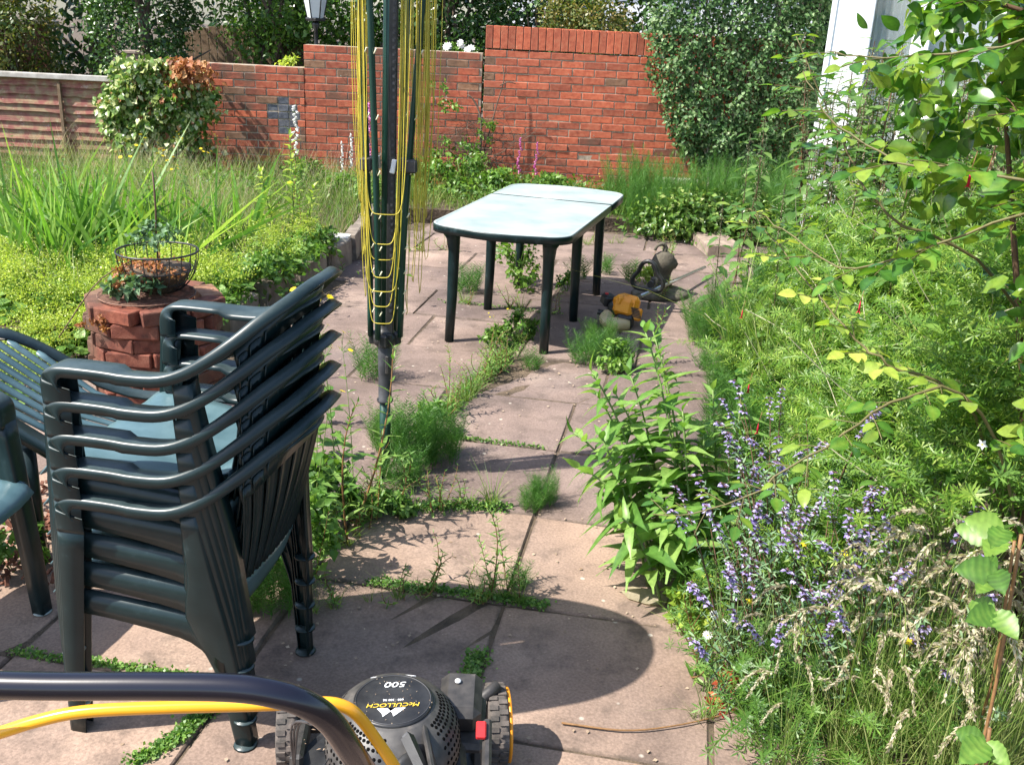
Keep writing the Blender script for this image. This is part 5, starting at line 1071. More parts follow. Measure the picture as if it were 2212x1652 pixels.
# white roses over the middle wall
g = Geo()
for c in ((-.84, 10.65, 1.52), (-.70, 10.62, 1.55), (-.62, 10.7, 1.50)):
    for k in range(4): posy(g, A(c) + rng.normal(0, .012, 3), 8, .042, 0, None, (rng.normal(0, .4), -1, .5))
gt = Geo(); crown(900, (-.7, 10.75, 1.35), (.35, .2, .22), .045, 'fold', g=gt, k=12)
t = thing('white_rose_bush', 'white rose blooms showing above the middle brick wall', 'rose bush', (0, 0, 0)); part('flowers', g, 'white_petal', t, kind='stuff'); part('foliage', gt, 'leaf_mid', t, kind='stuff'); g = Geo(); g.tube(crv([(-.7, 10.75, 0), (-.72, 10.75, .8), (-.7, 10.7, 1.45)], 6), .012, 5); part('trunk', g, 'bark', t)
g = Geo(); gt = crown(260, (-2.42, 10.6, 1.27), (.20, .12, .07), .05, 'fold', k=8, tint=(.6, 1)); tag(part('golden_shrub', gt, 'leaf_lime'), 'golden leaved sprig peeping over the lowest wall beside the step', 'shrub')
# bare climber with some leaves between the two walls
t = thing('climber', 'half bare climbing rose in the corner of the middle and tall walls', 'climber', (-.45, 10.12, 0)); g, gl_ = Geo(), Geo()
for k in range(46):
    P = crv([(rng.normal(0, .08), .05, .0), (rng.normal(0, .22), 0 + rng.normal(0, .04), .35), (rng.normal(-.05, .34), rng.normal(.03, .05), .65 + rng.normal(0, .1)), (rng.normal(-.05, .42), .05, .8 + rng.normal(0, .18))], 12); g.tube(P, np.linspace(.004, .0012, 12), 4, cap=False)
P = crv([(.0, .05, .35), (.10, .05, .75), (.16, .06, 1.0), (.22, .08, 1.24), (.20, .08, 1.38)], 12); g.tube(P, np.linspace(.009, .006, 12), 6); g.tube([(.18, .06, 1.18), (.26, .05, 1.22), (.34, .04, 1.21)], .006, 5)
P = crv([(.0, .0, .1), (.01, .0, .5), (0, .02, .85), (-.07, .03, 1.02), (-.14, .02, 1.08)], 12); g.tube(P, np.linspace(.014, .009, 12), 6)
part('stems', g, 'bark', t, kind='stuff')
for c, n_, r in (((-.30, -.05, .95), 60, .10), ((-.42, -.05, 1.12), 36, .09), ((.10, -.05, .72), 90, .12), ((-.35, -.06, .45), 220, .2), ((-.12, -.05, .62), 60, .12), ((-.6, -.06, .25), 260, .2)): crown(n_, c, (r, .06, r), .05, 'fold', g=gl_, k=6, tint=(.4, 1))
part('foliage', gl_, 'leaf_mid', t, kind='stuff')

# ================================================================== GRASSES AND FILL OF THE BEDS
def field(n, xf, h, w, name, label, mat='grass', lean=.5, seg=3, tint=(.5, .22), cat='grass', mats=None):
    P = A([xf() for _ in range(n)]); g = Geo(); a = rng.uniform(0, 6.28, n); o = np.stack([np.cos(a), np.sin(a), 0 * a], -1); hh = h * rng.uniform(.4, 1.1, n) * (1 + .35 * np.sin(P[:, 0] * 3.1) * np.sin(P[:, 1] * 2.3))
    g.blades(P, UP + o * .2, o * lean * rng.uniform(.2, 1, (n, 1)) - UP * .1, hh, w * rng.uniform(.6, 1.3, n), seg, 0, np.clip(rng.normal(tint[0], tint[1], n) + .15 * np.sin(P[:, 0] * 2.1 + P[:, 1]), 0, 1)); return tag(part(name, g, mats or mat), label, cat, kind='stuff')
def in_bed():
    y = rng.uniform(5.0, 10.15); y = y if rng.random() < .5 else rng.uniform(7, 10.2); xr = np.interp(y, [4.9, 5.85, 7.25, 10.4], [-1.8, -1.62, -1.36, -1.30]); return A([xr - rng.uniform(0, 1) ** .9 * 4.6, y, .13])
field(17000, in_bed, .34, .0055, 'meadow_grass', 'unmown meadow grass filling the raised bed on the left', lean=.55)
field(5000, in_bed, .52, .0030, 'flowering_grass', 'fine flowering grass stems above the raised bed', 'straw', lean=.4)
def in_back():
    return A([rng.uniform(-1.4, 2.4), rng.uniform(8.95, 10.1), .11])
field(5000, in_back, .30, .005, 'meadow_grass', 'unmown grass at the foot of the tall brick wall', lean=.5)
g = crown(3800, (.2, 9.45, .2), (1.7, .42, .20), .05, 'fold', k=60, tint=(.2, 1)); tag(part('undergrowth', g, 'leaf_mid'), 'low leafy undergrowth along the foot of the tall wall', 'weeds', kind='stuff')
g = crown(6500, (-3.2, 8.6, .2), (1.9, 1.3, .20), .045, 'fold', k=120, tint=(.2, 1)); tag(part('undergrowth', g, 'leaf_mid'), 'leafy undergrowth among the grass of the raised bed', 'weeds', kind='stuff')
# lady's mantle with lime froth
lm = []
for v in range(4):
    gl_, gf = Geo(), Geo(); n = 46; a = rng.uniform(0, 6.28, n); r = .20 * np.sqrt(rng.random(n)); P = np.stack([r * np.cos(a), r * np.sin(a), rng.uniform(.06, .2, n)], -1); D = np.stack([np.cos(a), np.sin(a), 0 * a - .1], -1)
    gl_.leaves(LT['round'], P, D, UP + D * .3 + rng.normal(0, .2, (n, 3)), .07 * rng.uniform(.7, 1.2, n), 0, rng.uniform(.1, .9, n))
    for k in range(24):
        a = rng.uniform(0, 6.28); r = .24 * math.sqrt(rng.random()); c = A([r * math.cos(a), r * math.sin(a), rng.uniform(.2, .34)]); gf.tube([(c[0] * .4, c[1] * .4, .02), tuple(c)], .0016, 4, 0, .3, cap=False)
        m_ = 46; gf.leaves(LT['quad'], c + rng.normal(0, 1, (m_, 3)) * A([.033, .033, .022]), rdir(m_), rdir(m_, .3, 1), .013, 0, rng.uniform(.4, 1, m_), 1.4)
    lm.append(proto('ladys_mantle', [('leaves', gl_, 'leaf_fresh', 'stuff'), ('flower_froth', gf, 'leaf_lime', 'stuff')]))
sp = []
for k in range(56):
    if k < 26: y = rng.uniform(4.9, 5.9); x = rng.uniform(-3.7, -1.75)
    else: y = rng.uniform(4.0, 5.4); x = rng.uniform(-3.4, -2.15)
    sp.append((x, y, .10 if y > 5 else 0., rng.uniform(0, 6), rng.uniform(.65, 1.0)))
sp += [(-1.62, 6.1, .16, 0, .9), (-1.68, 6.6, .13, 1, .9), (-1.75, 5.3, .13, 2, 1), (-1.5, 6.9, .13, 2, .8), (-2.0, 5.2, .1, 1, 1.1), (-1.95, 5.6, .12, 1, 1.1)]
place(lm, sp, "mound of lady's mantle with frothy lime yellow flowers in the left bed", 'plant', 'lime flowered mounds in the left bed')
# iris fans
ir = []
for v in range(4):
    g = Geo(); n = 15; a = rng.uniform(0, 6.28); o = A([math.cos(a), math.sin(a), 0]); s_ = rng.normal(0, .09, n); P = o * s_[:, None] + rng.normal(0, .012, (n, 3)) * A([1, 1, 0]); L = rng.uniform(.42, .68, n)
    g.blades(P, UP + o * s_[:, None] * 3.2 + rng.normal(0, .09, (n, 3)), rng.normal(0, .16, (n, 3)) + o * s_[:, None] * 2.2 - UP * .04, L, rng.uniform(.020, .032, n), 6, 0, rng.uniform(.1, 1, n), prof=[.8, 1, 1, .95, .8, .5, .03], side=np.tile(np.cross(UP, o), (n, 1)) + rng.normal(0, .5, (n, 3))); ir.append(proto('iris', [('blades', g, 'iris', 'stuff')]))
sp = [(rng.uniform(-3.4, -2.0) , rng.uniform(5.6, 7.0), .12, rng.uniform(0, 6), rng.uniform(.8, 1.15)) for k in range(36)]
place(ir, sp, 'fan of sword shaped iris leaves behind the barbecue', 'plant', 'iris leaves in the left bed')

# ---- slender weeds
def weed(n, h, ll, tpl='lance2', mat='leaf_fresh', sm='stem_red', fl=None, k=1, lean=.06, el=.5, nst=1, t0=.05, spin=2.4, llt=None):
    g, gf = Geo(), Geo()
    for s_ in range(nst):
        b = rng.normal(0, .012, 3) * A([1, 1, 0]); tp = b + A([rng.normal(0, lean), rng.normal(0, lean), h * rng.uniform(.75, 1.05)])
        stem(g, b, tp, rng.normal(0, .02, 3), n, .0028, k, ll, llt or (lambda t: 1.1 - .7 * t), el, tpl, 0, 1, t0, tint=(.2, 1), spin=spin)
        if fl:
            for j in range(4):
                e = tp + rng.normal(0, .03, 3); gf.tube([tuple(tp - UP * .04), tuple(e)], .0012, 4, 1, .5, cap=False); posy(gf, e, 9, .012, 0, None, (rng.normal(0, .4), -.4, 1))
    P_ = [('leaves', g, [mat, sm], 'stuff')]
    if fl: P_.append(('flowers', gf, [fl, sm], 'stuff'))
    return P_
willow = [proto('willowherb', weed(16, .40, .060, nst=1, k=2, spin=1.57)) for _ in range(4)]
sp = [(-.31, 4.30, 0, 1, .95), (-.19, 4.78, 0, 2, .9), (-.27, 4.45, 0, 3, .6), (-.13, 4.9, 0, 4, .55), (-.55, 3.05, 0, 0, 1.5), (-.60, 3.18, 0, 2, 1.9), (-.62, 2.95, 0, 1, 1.2), (-.50, 3.22, 0, 5, 1.1), (-.05, 2.73, 0, 2, .95), (.02, 2.76, 0, 4, .8), (-.02, 2.72, 0, 1, .7), (.06, 2.75, 0, 3, .55), (-.68, 2.72, 0, 3, .9), (-.63, 2.80, 0, 1, .8), (-.72, 2.62, 0, 1, .7), (-1.68, 7.0, .13, 0, 2.0), (-1.62, 6.9, .13, 2, 1.4), (-1.75, 7.1, .13, 4, 1.5), (.86, 5.0, 0, 2, 1.2), (.83, 5.2, 0, 2, 1.0)]
wl_ = ['rooted in the paving joint nearest the dryer', 'second along the paving joint', 'low one in the paving joint', 'smallest in the paving joint', 'beside the stacked chairs', 'tallest of those behind the stacked chairs', 'against the back of the chairs', 'just left of the dryer pole', 'standing alone in the front paving joint', 'right of the front joint weed', 'short one in the front paving joint', 'bent one in the front paving joint', 'behind the rear leg of the chairs', 'close to the rear chair leg', 'low beside the rear chair leg', 'tall and pale at the corner of the raised bed', 'left of the tall pale one in the raised bed', 'behind the tall pale one in the raised bed', 'at the right edge of the paving', 'beyond the right edge weed']
place(willow, sp, ['thin upright weed with paired leaves, ' + w for w in wl_], 'weed', 'upright weeds')
hawk = [proto('yellow_flowered_weed', weed(12, .75, .07, 'heart', 'leaf_mid', 'stem_green', 'yellow', 1, .12, .3, 2, llt=lambda t: 1.3 - 1.1 * t)) for _ in range(3)]
sp = [(-.64, 3.25, 0, 0, 1.2), (-.58, 3.35, 0, 1, 1.05), (-.70, 3.1, 0, 2, 1.0), (-.03, 5.15, 0, 1, .42), (-2.35, 6.4, .13, 1, 1.25), (-2.55, 6.5, .13, 3, 1.15), (-2.1, 6.6, .13, 1, 1.05), (-3.3, 9.6, .13, 2, .8), (-3.0, 9.7, .13, 4, .7), (-.85, 3.75, 0, 3, .8), (-.95, 4.1, 0, 3, .7), (1.2, 9.7, .1, 1, .5), (.9, 9.7, .1, 1, .5), (-1.1, 3.9, 0, 3, .5)]
yl = ['tallest behind the stacked chairs', 'right of the tallest behind the chairs', 'low behind the chairs', 'growing in the joint before the table', 'tall in front of the ivy', 'left one in front of the ivy', 'right one in front of the ivy', 'at the foot of the lowest wall', 'in the grass before the lowest wall', 'between chairs and raised bed', 'nearest the barbecue', 'at the foot of the tall wall', 'left at the foot of the tall wall', 'beside the barbecue bricks']
place(hawk, sp, ['weed with yellow daisy flowers, ' + w for w in yl], 'weed', 'yellow flowered weeds')
# foxgloves
fg = []
for v in range(2):
    g, gf = Geo(), Geo(); stem(g, (0, 0, 0), (.03, 0, .75), (0, 0, 0), 8, .004, 1, .10, lambda t: 1.2 - t, .3, 'lance2', 0, 1, .02)
    for j in range(20):
        f = .42 + .56 * j / 20; c = A([.03 * f, 0, .75 * f]); a = rng.uniform(3.4, 6.0); D = A([math.cos(a), math.sin(a), -.55]); gf.lathe([(.003, 0), (.007, .012), (.012, .034)], 6, tuple(c), rot=tuple(Vector(D).to_track_quat('Z', 'Y').to_euler()), tint=rng.random())
    fg.append(proto('foxglove', [('leaves', g, ['leaf_mid', 'stem_green'], 'stuff'), ('flowers', gf, 'magenta' if v == 0 else 'white_petal', 'stuff')]))
place(fg, [(-.05, 9.75, .12, 0, .85), (-2.22, 9.5, .13, 0, 1.15), (.12, 9.75, .12, 0, .8), (-1.70, 9.6, .13, 1, .8), (-1.55, 9.7, .13, 1, 1.2), (-1.78, 9.55, .13, 1, .7)], ['pink foxglove standing against the tall wall, left of the pair', 'tall white foxglove in front of the blue brick patch', 'pink foxglove standing against the tall wall, right of the pair', 'short white foxglove beside the painted board', 'white foxglove showing between the dryer lines', 'small white foxglove before the middle wall'], 'flower', 'foxgloves')

# ---- horsetail and fine grass tufts on the paving
ht = []
for (n, r, h) in ((46, .10, .30), (30, .07, .20), (18, .05, .14)):
    g, mt = horsetail(n, r, h); ht.append(obj('horsetail', g.mesh('horsetail', [mt])))
sp = [(-.40, 3.72, 0, 0, 1.0), (-.34, 6.55, 0, 1, 1.1), (.46, 7.1, 0, 2, 1.2), (-.30, 3.78, 0, 0, .9), (.40, 5.15, 0, 1, 1.0), (.60, 5.1, 0, 0, 1.3), (-.52, 3.85, 0, 3, .8), (-.72, 4.75, 0, 1, 1.2), (.86, 7.1, 0, 0, 1.2), (.50, 5.3, 0, 2, .8), (-.42, 3.52, 0, 1, .9), (.10, 5.0, 0, 2, .9), (-.70, 2.63, 0, 2, .85), (-.80, 2.60, 0, 1, .6), (.05, 2.8, 0, 3, .7), (1.14, 5.6, 0, 0, .9), (1.18, 6.0, 0, 1, 1.2), (1.08, 5.15, 0, 1, 1.1), (1.10, 4.7, 0, 0, .9), (1.12, 4.4, 0, 1, 1.2), (.68, 7.3, 0, 1, 1.1), (.15, 3.42, 0, 2, .5), (.10, 3.37, 0, 2, .6), (.93, 3.6, 0, 0, 1.1), (1.0, 3.9, 0, 1, 1.4), (.85, 3.4, 0, 0, 1.0)]
hl = ['right of the dryer pole', 'under the far left table leg', 'beside the far right table leg', 'in the big clump right of the dryer pole', 'in front of the strimmer on the left', 'largest in front of the strimmer', 'left of the dryer pole', 'behind the dryer pole', 'left of the stone ornament', 'between table leg and strimmer', 'lowest at the dryer pole', 'in the joint before the near table leg', 'by the rear leg of the stacked chairs', 'under the stacked chairs', 'at the front paving joint', 'right of the strimmer', 'right of the stone ornament', 'at the right paving edge before the strimmer', 'at the right paving edge behind the tall perennials', 'largest at the right paving edge', 'behind the table near the ornament', 'tiny, in the cross joint', 'tiniest, left in the cross joint', 'behind the tall leafy clump on the left', 'behind the tall leafy clump on the right', 'inside the tall leafy clump']
place(ht, sp, ['feathery green horsetail tuft, ' + w for w in hl], 'plant', 'horsetail tufts on the paving')
# big feathery mass to the right of the paving
fm = []
for v in range(3):
    g, mt = horsetail(60, .17, .62, 7, .07, .9); fm.append(obj('feathery_bush', g.mesh('feathery_bush', ['leaf_horsetail'])))
sp = [(rng.uniform(1.40, 2.2), rng.uniform(5.1, 6.7), 0, rng.uniform(0, 6), rng.uniform(.75, 1.05)) for k in range(24)] + [(1.28, 5.2, 0, 0, .6), (1.3, 5.6, 0, 0, .75), (1.22, 4.9, 0, 0, .5), (1.35, 5.0, 0, 0, .7)]
place(fm, sp, 'dark green feathery bush at the right side of the paving', 'bush', 'feathery bushes right of the table')
# bushes at the back right below the wall
sp = [(x, y, .0, rng.uniform(0, 6), s_) for x, y, s_ in ((1.15, 9.0, 1.0), (1.45, 8.95, 1.1), (1.75, 9.05, 1.15), (2.05, 9.2, 1.2), (1.0, 9.3, 1.1), (1.3, 9.4, 1.2), (1.9, 8.9, 1.), (2.3, 9.1, 1.2), (2.5, 8.7, 1.2))]
place([dup(fm[0])], sp, 'feathery green bush in front of the ledge of the tall wall', 'bush', 'feathery bushes below the tall wall')
g = crown(5200, (1.75, 8.75, .17), (.74, .26, .26), .055, 'fold', k=46, lump=.4, tint=(.0, .62)); tag(part('ground_ivy', g, 'leaf_varieg'), 'low variegated ground cover spilling onto the far end of the paving', 'ground cover', kind='stuff')
# leafy weeds under and around the table
for (x, y, h, n, lb_) in ((-.02, 6.75, .34, 500, 'leafy weed growing under the middle of the table'), (.03, 5.5, .17, 420, 'leafy weed in the paving joint before the table leg'), (-.12, 5.35, .12, 260, 'low sow thistle in the paving joint'), (-.36, 4.05, .14, 460, 'bright leafy weed at the top of the horsetail clump'), (-.72, 2.85, .30, 900, 'leafy weeds against the back of the stacked chairs'), (-.68, 3.15, .26, 800, 'dark leafy weed left of the dryer pole'), (-.44, 3.27, .08, 420, 'bright weed at the foot of the dryer pole'), (.62, 2.62, .16, 500, 'yellow green leafed plant at the paving edge'), (.56, 5.05, .16, 500, 'leafy weeds in front of the strimmer'), (.74, 2.2, .14, 380, 'feathery leaved weed at the lower right of the paving'), (-1.62, 2.75, .18, 500, 'small leaved weed beside the chair at the left edge'), (-1.45, 2.95, .12, 300, 'small leaved weed under the loose chairs'), (.95, 6.95, .14, 500, 'pale weed behind the stone ornament'), (.36, 6.7, .12, 300, 'weed at the far right table leg')):
    g = crown(n, (0, 0, h * .5), (max(.07, h * .55), max(.07, h * .55), h * .6), .045 if h > .2 else .034, 'fold', k=10, tint=(.2, 1), zmin=-.6)
    for q_ in range(6): g.tube([(0, 0, 0), tuple(rng.normal(0, h * .3, 3) * A([1, 1, 0]) + A([0, 0, h * .9]))], .002, 4, 0, .6, cap=False)
    mt = 'leaf_fresh' if ('bright' in lb_ or 'weeds' in lb_) else ('leaf_lime' if 'yellow green' in lb_ or 'pale' in lb_ else 'leaf_mid'); tag(part('leafy_weed', g, mt, loc=(x, y, 0)), lb_, 'weed')
# red leaved rosette and flowers at the lower right
g = crown(260, (0, 0, .05), (.09, .07, .05), .035, 'fold', k=8, tint=(.1, 1)); tag(part('red_leaved_weed', g, 'leaf_red', loc=(.68, 2.24, 0)), 'low weed with crimson leaves at the paving edge near the sage', 'weed')
sw = [proto('wiry_weed', weed(22, .40, .024, 'thin', 'leaf_fresh', 'stem_green', None, 1, .05, .9, 7)) for _ in range(2)]
place(sw, [(.70, 2.30, 0, 0, 1.0), (.66, 2.36, 0, 1, .8), (.74, 2.25, 0, 2, .9), (.60, 2.30, 0, 0, .7)], ['wiry upright weed above the crimson leaves', 'wiry weed left of the crimson leaves', 'wiry weed right of the crimson leaves', 'short wiry weed at the edge of the big shadow'], 'weed', 'wiry weeds at the paving edge')
def bloom(name, label, c, r, n, mat, upv, cat='flower', group=None):
    t = thing(name, label, cat, c, 0, group); g = Geo(); posy(g, (0, 0, 0), n, r, 0, None, upv); part('petals', g, mat, t, kind=None); g = Geo(); g.lathe([(r * .2, 0), (r * .18, r * .1), (0, r * .14)], 7); part('centre', g, 'yellow', t); g = Geo(); g.tube([(0, 0, -.002), (rng.normal(0, .02), .03, -.16)], .0014, 4); part('stalk', g, 'stem_green', t)
bloom('white_flower', 'single white five petalled flower in the goosegrass at right', (1.14, 2.15, .88), .014, 5, 'white_petal', (0, -.8, .5))
for k, (c, lb_) in enumerate((((.72, 2.42, .24), 'yellow star flower in front of the sage'), ((.92, 2.3, .48), 'yellow star flower in the middle of the sage'), ((1.02, 2.05, .38), 'yellow star flower among the seed heads'), ((.86, 2.45, .42), 'yellow star flower behind the sage'))): bloom('yellow_flower', lb_, c, .012, 6, 'yellow', (0, -.6, .7), group='small yellow flowers in the right border')
for k, (x, y, z) in enumerate([(.66, 2.42, .16), (.62, 2.40, .20), (.60, 2.37, .15)]): bloom('white_flower', ['fluffy white flower at the paving edge', 'upper fluffy white flower at the paving edge', 'left fluffy white flower at the paving edge'][k], (x, y, z), .016, 12, 'white_petal', (0, -.4, .8))
for k, (c, lb_) in enumerate((((1.02, 4.2, .60), 'red fuchsia flower low at the left of the goosegrass'), ((.90, 3.45, .52), 'red fuchsia flower above the leafy clump'), ((1.0, 2.2, 1.50), 'red fuchsia flower at the upper right among rose leaves'), ((1.06, 2.25, 1.49), 'second red fuchsia flower at the upper right'), ((1.1, 3.0, .98), 'red fuchsia flower in the goosegrass at right'), ((.86, 3.1, .50), 'red fuchsia flower nearest the tall leafy stems'))):
    t = thing('fuchsia_flower', lb_, 'flower', c, 0, 'red fuchsia flowers'); g = Geo(); g.tube([(0, 0, .02), (0, 0, 0), (0, 0, -.018)], [.001, .0035, .003], 6, 0, .5); g.blades(np.zeros((4, 3)) - UP * .012, A([[.5, .2, -.7], [-.5, .2, -.7], [.1, -.6, -.7], [0, .6, -.6]]), A([[0, 0, .1]] * 4), .015, .005, 2); part('petals', g, 'fuchsia', t); g = Geo(); g.tube([(0, 0, .02), (.01, .01, .06)], .001, 4); part('stalk', g, 'stem_red', t)
# lavender flower-like foliage in the basket
t = thing('basket_plants', 'reddish sorrel and pale leaves growing out of the wire basket', 'plant', (-1.70, 4.45, .61)); g = crown(700, (0, -.02, .01), (.17, .16, .05), .022, 'fold', k=20); crown(260, (-.14, -.14, -.02), (.05, .05, .05), .02, 'quad', g=g, k=5); part('red_leaves', g, 'leaf_rust', t, kind='stuff'); g = crown(160, (-.06, -.16, -.06), (.12, .03, .05), .05, 'fold', k=6); crown(200, (.02, 0, .14), (.13, .1, .1), .035, 'fold', g=g, k=9); part('pale_leaves', g, 'leaf_grey', t, kind='stuff')
g = Geo(); g.tube(crv([(0, 0, 0), (.0, 0, .15), (.01, .0, .32), (0, .02, .45)], 6), .005, 5); g.tube(crv([(-.1, -.05, .05), (-.25, -.12, -.05), (-.42, -.2, -.30)], 8), .003, 5); part('stalk', g, 'stem_brown', t, kind='stuff')
g = crown(220, (0, 0, 0), (.07, .03, .04), .02, 'quad', k=6); tag(part('dock_seed_head', g, 'leaf_rust', loc=(-1.93, 4.2, .40)), 'rust red seed head leaning on the barbecue bricks', 'weed')
# moss and seedlings along joints, litter and chips
def moss(label, pts, n, w):
    P = crv(pts, 20); i = rng.integers(0, 19, n); C = P[i] + (P[i + 1] - P[i]) * rng.random((n, 1)) + rng.normal(0, w, (n, 3)) * A([1, 1, 0]); C[:, 2] = rng.uniform(0, .014, n); g = Geo(); g.leaves(LT['quad'], C, rdir(n, 0, .8), rdir(n, .3, 1), .012 * rng.uniform(.5, 1.3, n), 0, rng.random(n), 1.5); tag(part('moss', g, 'leaf_fresh'), label, 'moss', kind='stuff')
moss('mossy seedlings along the joint behind the mower handle', [(-.90, 1.92, 0), (-.83, 2.0, 0), (-.80, 2.08, 0), (-.76, 2.16, 0)], 1500, .014)
moss('mossy seedlings in the joint above the handle', [(-1.42, 2.33, 0), (-1.1, 2.29, 0), (-.84, 2.25, 0)], 900, .010)
moss('green seedlings in the joint beyond the mower', [(-.09, 2.28, 0), (-.07, 2.37, 0), (-.06, 2.43, 0)], 500, .018)
moss('mossy fringe at the front paving joint', [(-.45, 2.80, 0), (-.2, 2.76, 0), (0, 2.73, 0), (.15, 2.70, 0)], 1400, .013)
moss('mossy fringe on the joint below the dryer', [(-.5, 3.30, 0), (-.2, 3.36, 0), (.0, 3.37, 0)], 1600, .022)
moss('mossy fringe on the long joint towards the table', [(-.33, 4.25, 0), (-.25, 4.55, 0), (-.15, 4.9, 0), (-.02, 5.3, 0), (.03, 5.6, 0)], 3000, .030)
moss('moss in the cross joint by the pole', [(-.30, 4.03, 0), (-.1, 4.0, 0), (.16, 3.95, 0)], 400, .008)
moss('moss in the cross joint under the table', [(-.5, 6.27, 0), (-.1, 6.2, 0), (.3, 6.1, 0)], 400, .014)
g = Geo(); n = 900; P = np.stack([rng.uniform(-1.0, 1.0, n), rng.uniform(1.9, 7.5, n), np.full(n, .004)], -1); g.leaves(LT['quad'], P, rdir(n, -.05, .05), UP + rng.normal(0, .2, (n, 3)), rng.uniform(.006, .018, n), 0, rng.random(n), 1.3); tag(part('leaf_litter', g, 'litter'), 'dry scraps of leaves scattered on the paving', 'litter', kind='stuff')
g = Geo(); n = 320; P = np.stack([rng.uniform(.72, 1.2, n), rng.uniform(1.85, 2.35, n), rng.uniform(0, .01, n)], -1); g.leaves(LT['quad'], P, rdir(n, -.1, .1), UP + rng.normal(0, .4, (n, 3)), rng.uniform(.01, .03, n), 0, rng.random(n), 1.3); tag(part('leaf_litter', g, 'litter'), 'dead leaves lying under the sage', 'litter', kind='stuff')
g = Geo()
for k in range(380): g.box((rng.uniform(-.35, .35), rng.uniform(-.35, .35), rng.uniform(0, .05)), (rng.uniform(.02, .05), .012, .006), rot=tuple(rng.normal(0, .6, 2)) + (rng.uniform(0, 3),))
tag(part('bark_chippings', g, 'chips', loc=(-1.45, 3.0, .005)), 'heap of red brown bark chippings between the loose chairs', 'bark', kind='stuff')
def twig(label, pts, r=.004, mat='twig'): g = Geo(); g.tube(crv(pts, 14), np.linspace(r, r * .6, 14), 6); tag(part('twig', g, mat), label, 'twig')
twig('white bare twig lying by the dead leaves under the sage', [(.70, 2.13, .02), (.74, 2.10, .012), (.79, 2.12, .03), (.81, 2.16, .012), (.90, 2.13, .015)], .0035, 'pale_stone')
twig('thin red brown trailing stem across the edge of the big shadow', [(.18, 2.14, .006), (.35, 2.12, .008), (.5, 2.15, .01), (.66, 2.21, .012)], .003, 'stem_red')
twig('bare twig leaning on the tipped chair', [(-1.95, 3.1, .72), (-1.85, 3.08, .71), (-1.72, 3.08, .70)], .004)
g = Geo(); g.add(A([[0, 0, .012], [.03, .03, .02], [.10, .04, .02], [.155, .02, .012], [.15, -.02, .006], [.09, -.035, .006], [.03, -.025, .006]]), [[0, 1, 2, 3, 4, 5, 6]]); tag(solid(part('fallen_leaf', g, 'leaf_lime', loc=(.36, 2.78, .0))) if False else part('fallen_leaf', g, 'straw', loc=(.40, 2.80, .0), rot=(0, 0, -.3)), 'large pale fallen leaf lying on the paving', 'leaf')
# ---- extra species breaking up the big masses
g = Geo(); gl2 = Geo()
for k in range(620):
    p = surf_right() * A([1, 1, 1.04]); n_ = rng.integers(3, 6); a = rng.uniform(0, 6.28, n_); D = np.stack([np.cos(a), np.sin(a), rng.uniform(-.3, .2, n_)], -1)
    (g if k % 3 else gl2).leaves(LT['rose' if k % 2 else 'heart'], p + D * .01, D, UP + rng.normal(0, .4, (n_, 3)), rng.uniform(.03, .08), 0, rng.uniform(0, 1, n_))
t = thing('mixed_shrub', 'broad leaved shoots of rose and bramble pushing up through the goosegrass', 'shrub', (0, 0, 0)); part('dark_leaves', g, 'leaf_mid', t, kind='stuff'); part('pale_leaves', gl2, 'leaf_rose', t, kind='stuff')
g = Geo()
for k in range(240):
    p = surf_right(); d = nrm(A([rng.normal(-.2, .5), rng.normal(-.2, .5), rng.uniform(.2, 1)])); g.blades(p[None], d[None], rng.normal(0, .2, (1, 3)), [rng.uniform(.12, .4)], [.0035], 3, 0, .8, prof=[1, 1, 1, .8])
part('dry_stalks', g, 'straw', t, kind='stuff')
# weeds spilling over the low wall and wild stems in the left bed
for k, (x, y) in enumerate([(-1.68, 5.4), (-1.62, 5.8), (-1.56, 6.15), (-1.50, 6.5), (-1.44, 6.85), (-1.72, 5.1)]):
    g = crown(520, (0, 0, .05), (.16, .22, .13), .042, 'fold', k=10, tint=(.2, 1), zmin=-.3)
    for q_ in range(5): g.tube([(-.1, 0, -.1), tuple(rng.normal(0, .08, 3) + A([0, 0, .12]))], .002, 4)
    tag(part('trailing_weed', g, ['leaf_mid', 'leaf_fresh'][k % 2], loc=(x, y, .18)), 'trailing weed spilling over the low block wall, ' + ['second from the barbecue', 'third from the barbecue', 'fourth from the barbecue', 'second from the wall corner', 'nearest the wall corner', 'nearest the barbecue'][k], 'weed', 'weeds spilling over the low wall', 'stuff')
dk = [proto('tall_dock', weed(20, .85, .10, 'nettle', 'nettle', 'stem_brown', None, 2, .08, .25, 1, llt=lambda t: 1.1 - .8 * t, spin=1.57)) for _ in range(2)]
place(dk, [(-2.87, 6.0, .12, 0, 1.0), (-3.08, 5.9, .12, 1, .85), (-2.45, 6.4, .13, 2, .9), (-3.4, 6.2, .12, 3, .8), (-4.2, 8.0, .13, 1, .8), (-2.6, 7.6, .13, 2, .7)], ['tall dark stemmed nettle in the left bed before the fence', 'shorter dark stemmed nettle near the left edge', 'dark stemmed nettle in front of the ivy', 'dark stemmed nettle at the far left edge', 'dark stemmed nettle at the foot of the fence', 'dark stemmed nettle in the grass behind the irises'], 'nettle', 'dark stemmed nettles in the left bed')
g = crown(2600, (-2.6, 6.2, .20), (1.3, 1.1, .16), .05, 'fold', k=60, tint=(.1, 1)); tag(part('undergrowth', g, 'leaf_mid'), 'mixed leafy growth between the irises and lime flowers', 'weeds', kind='stuff')
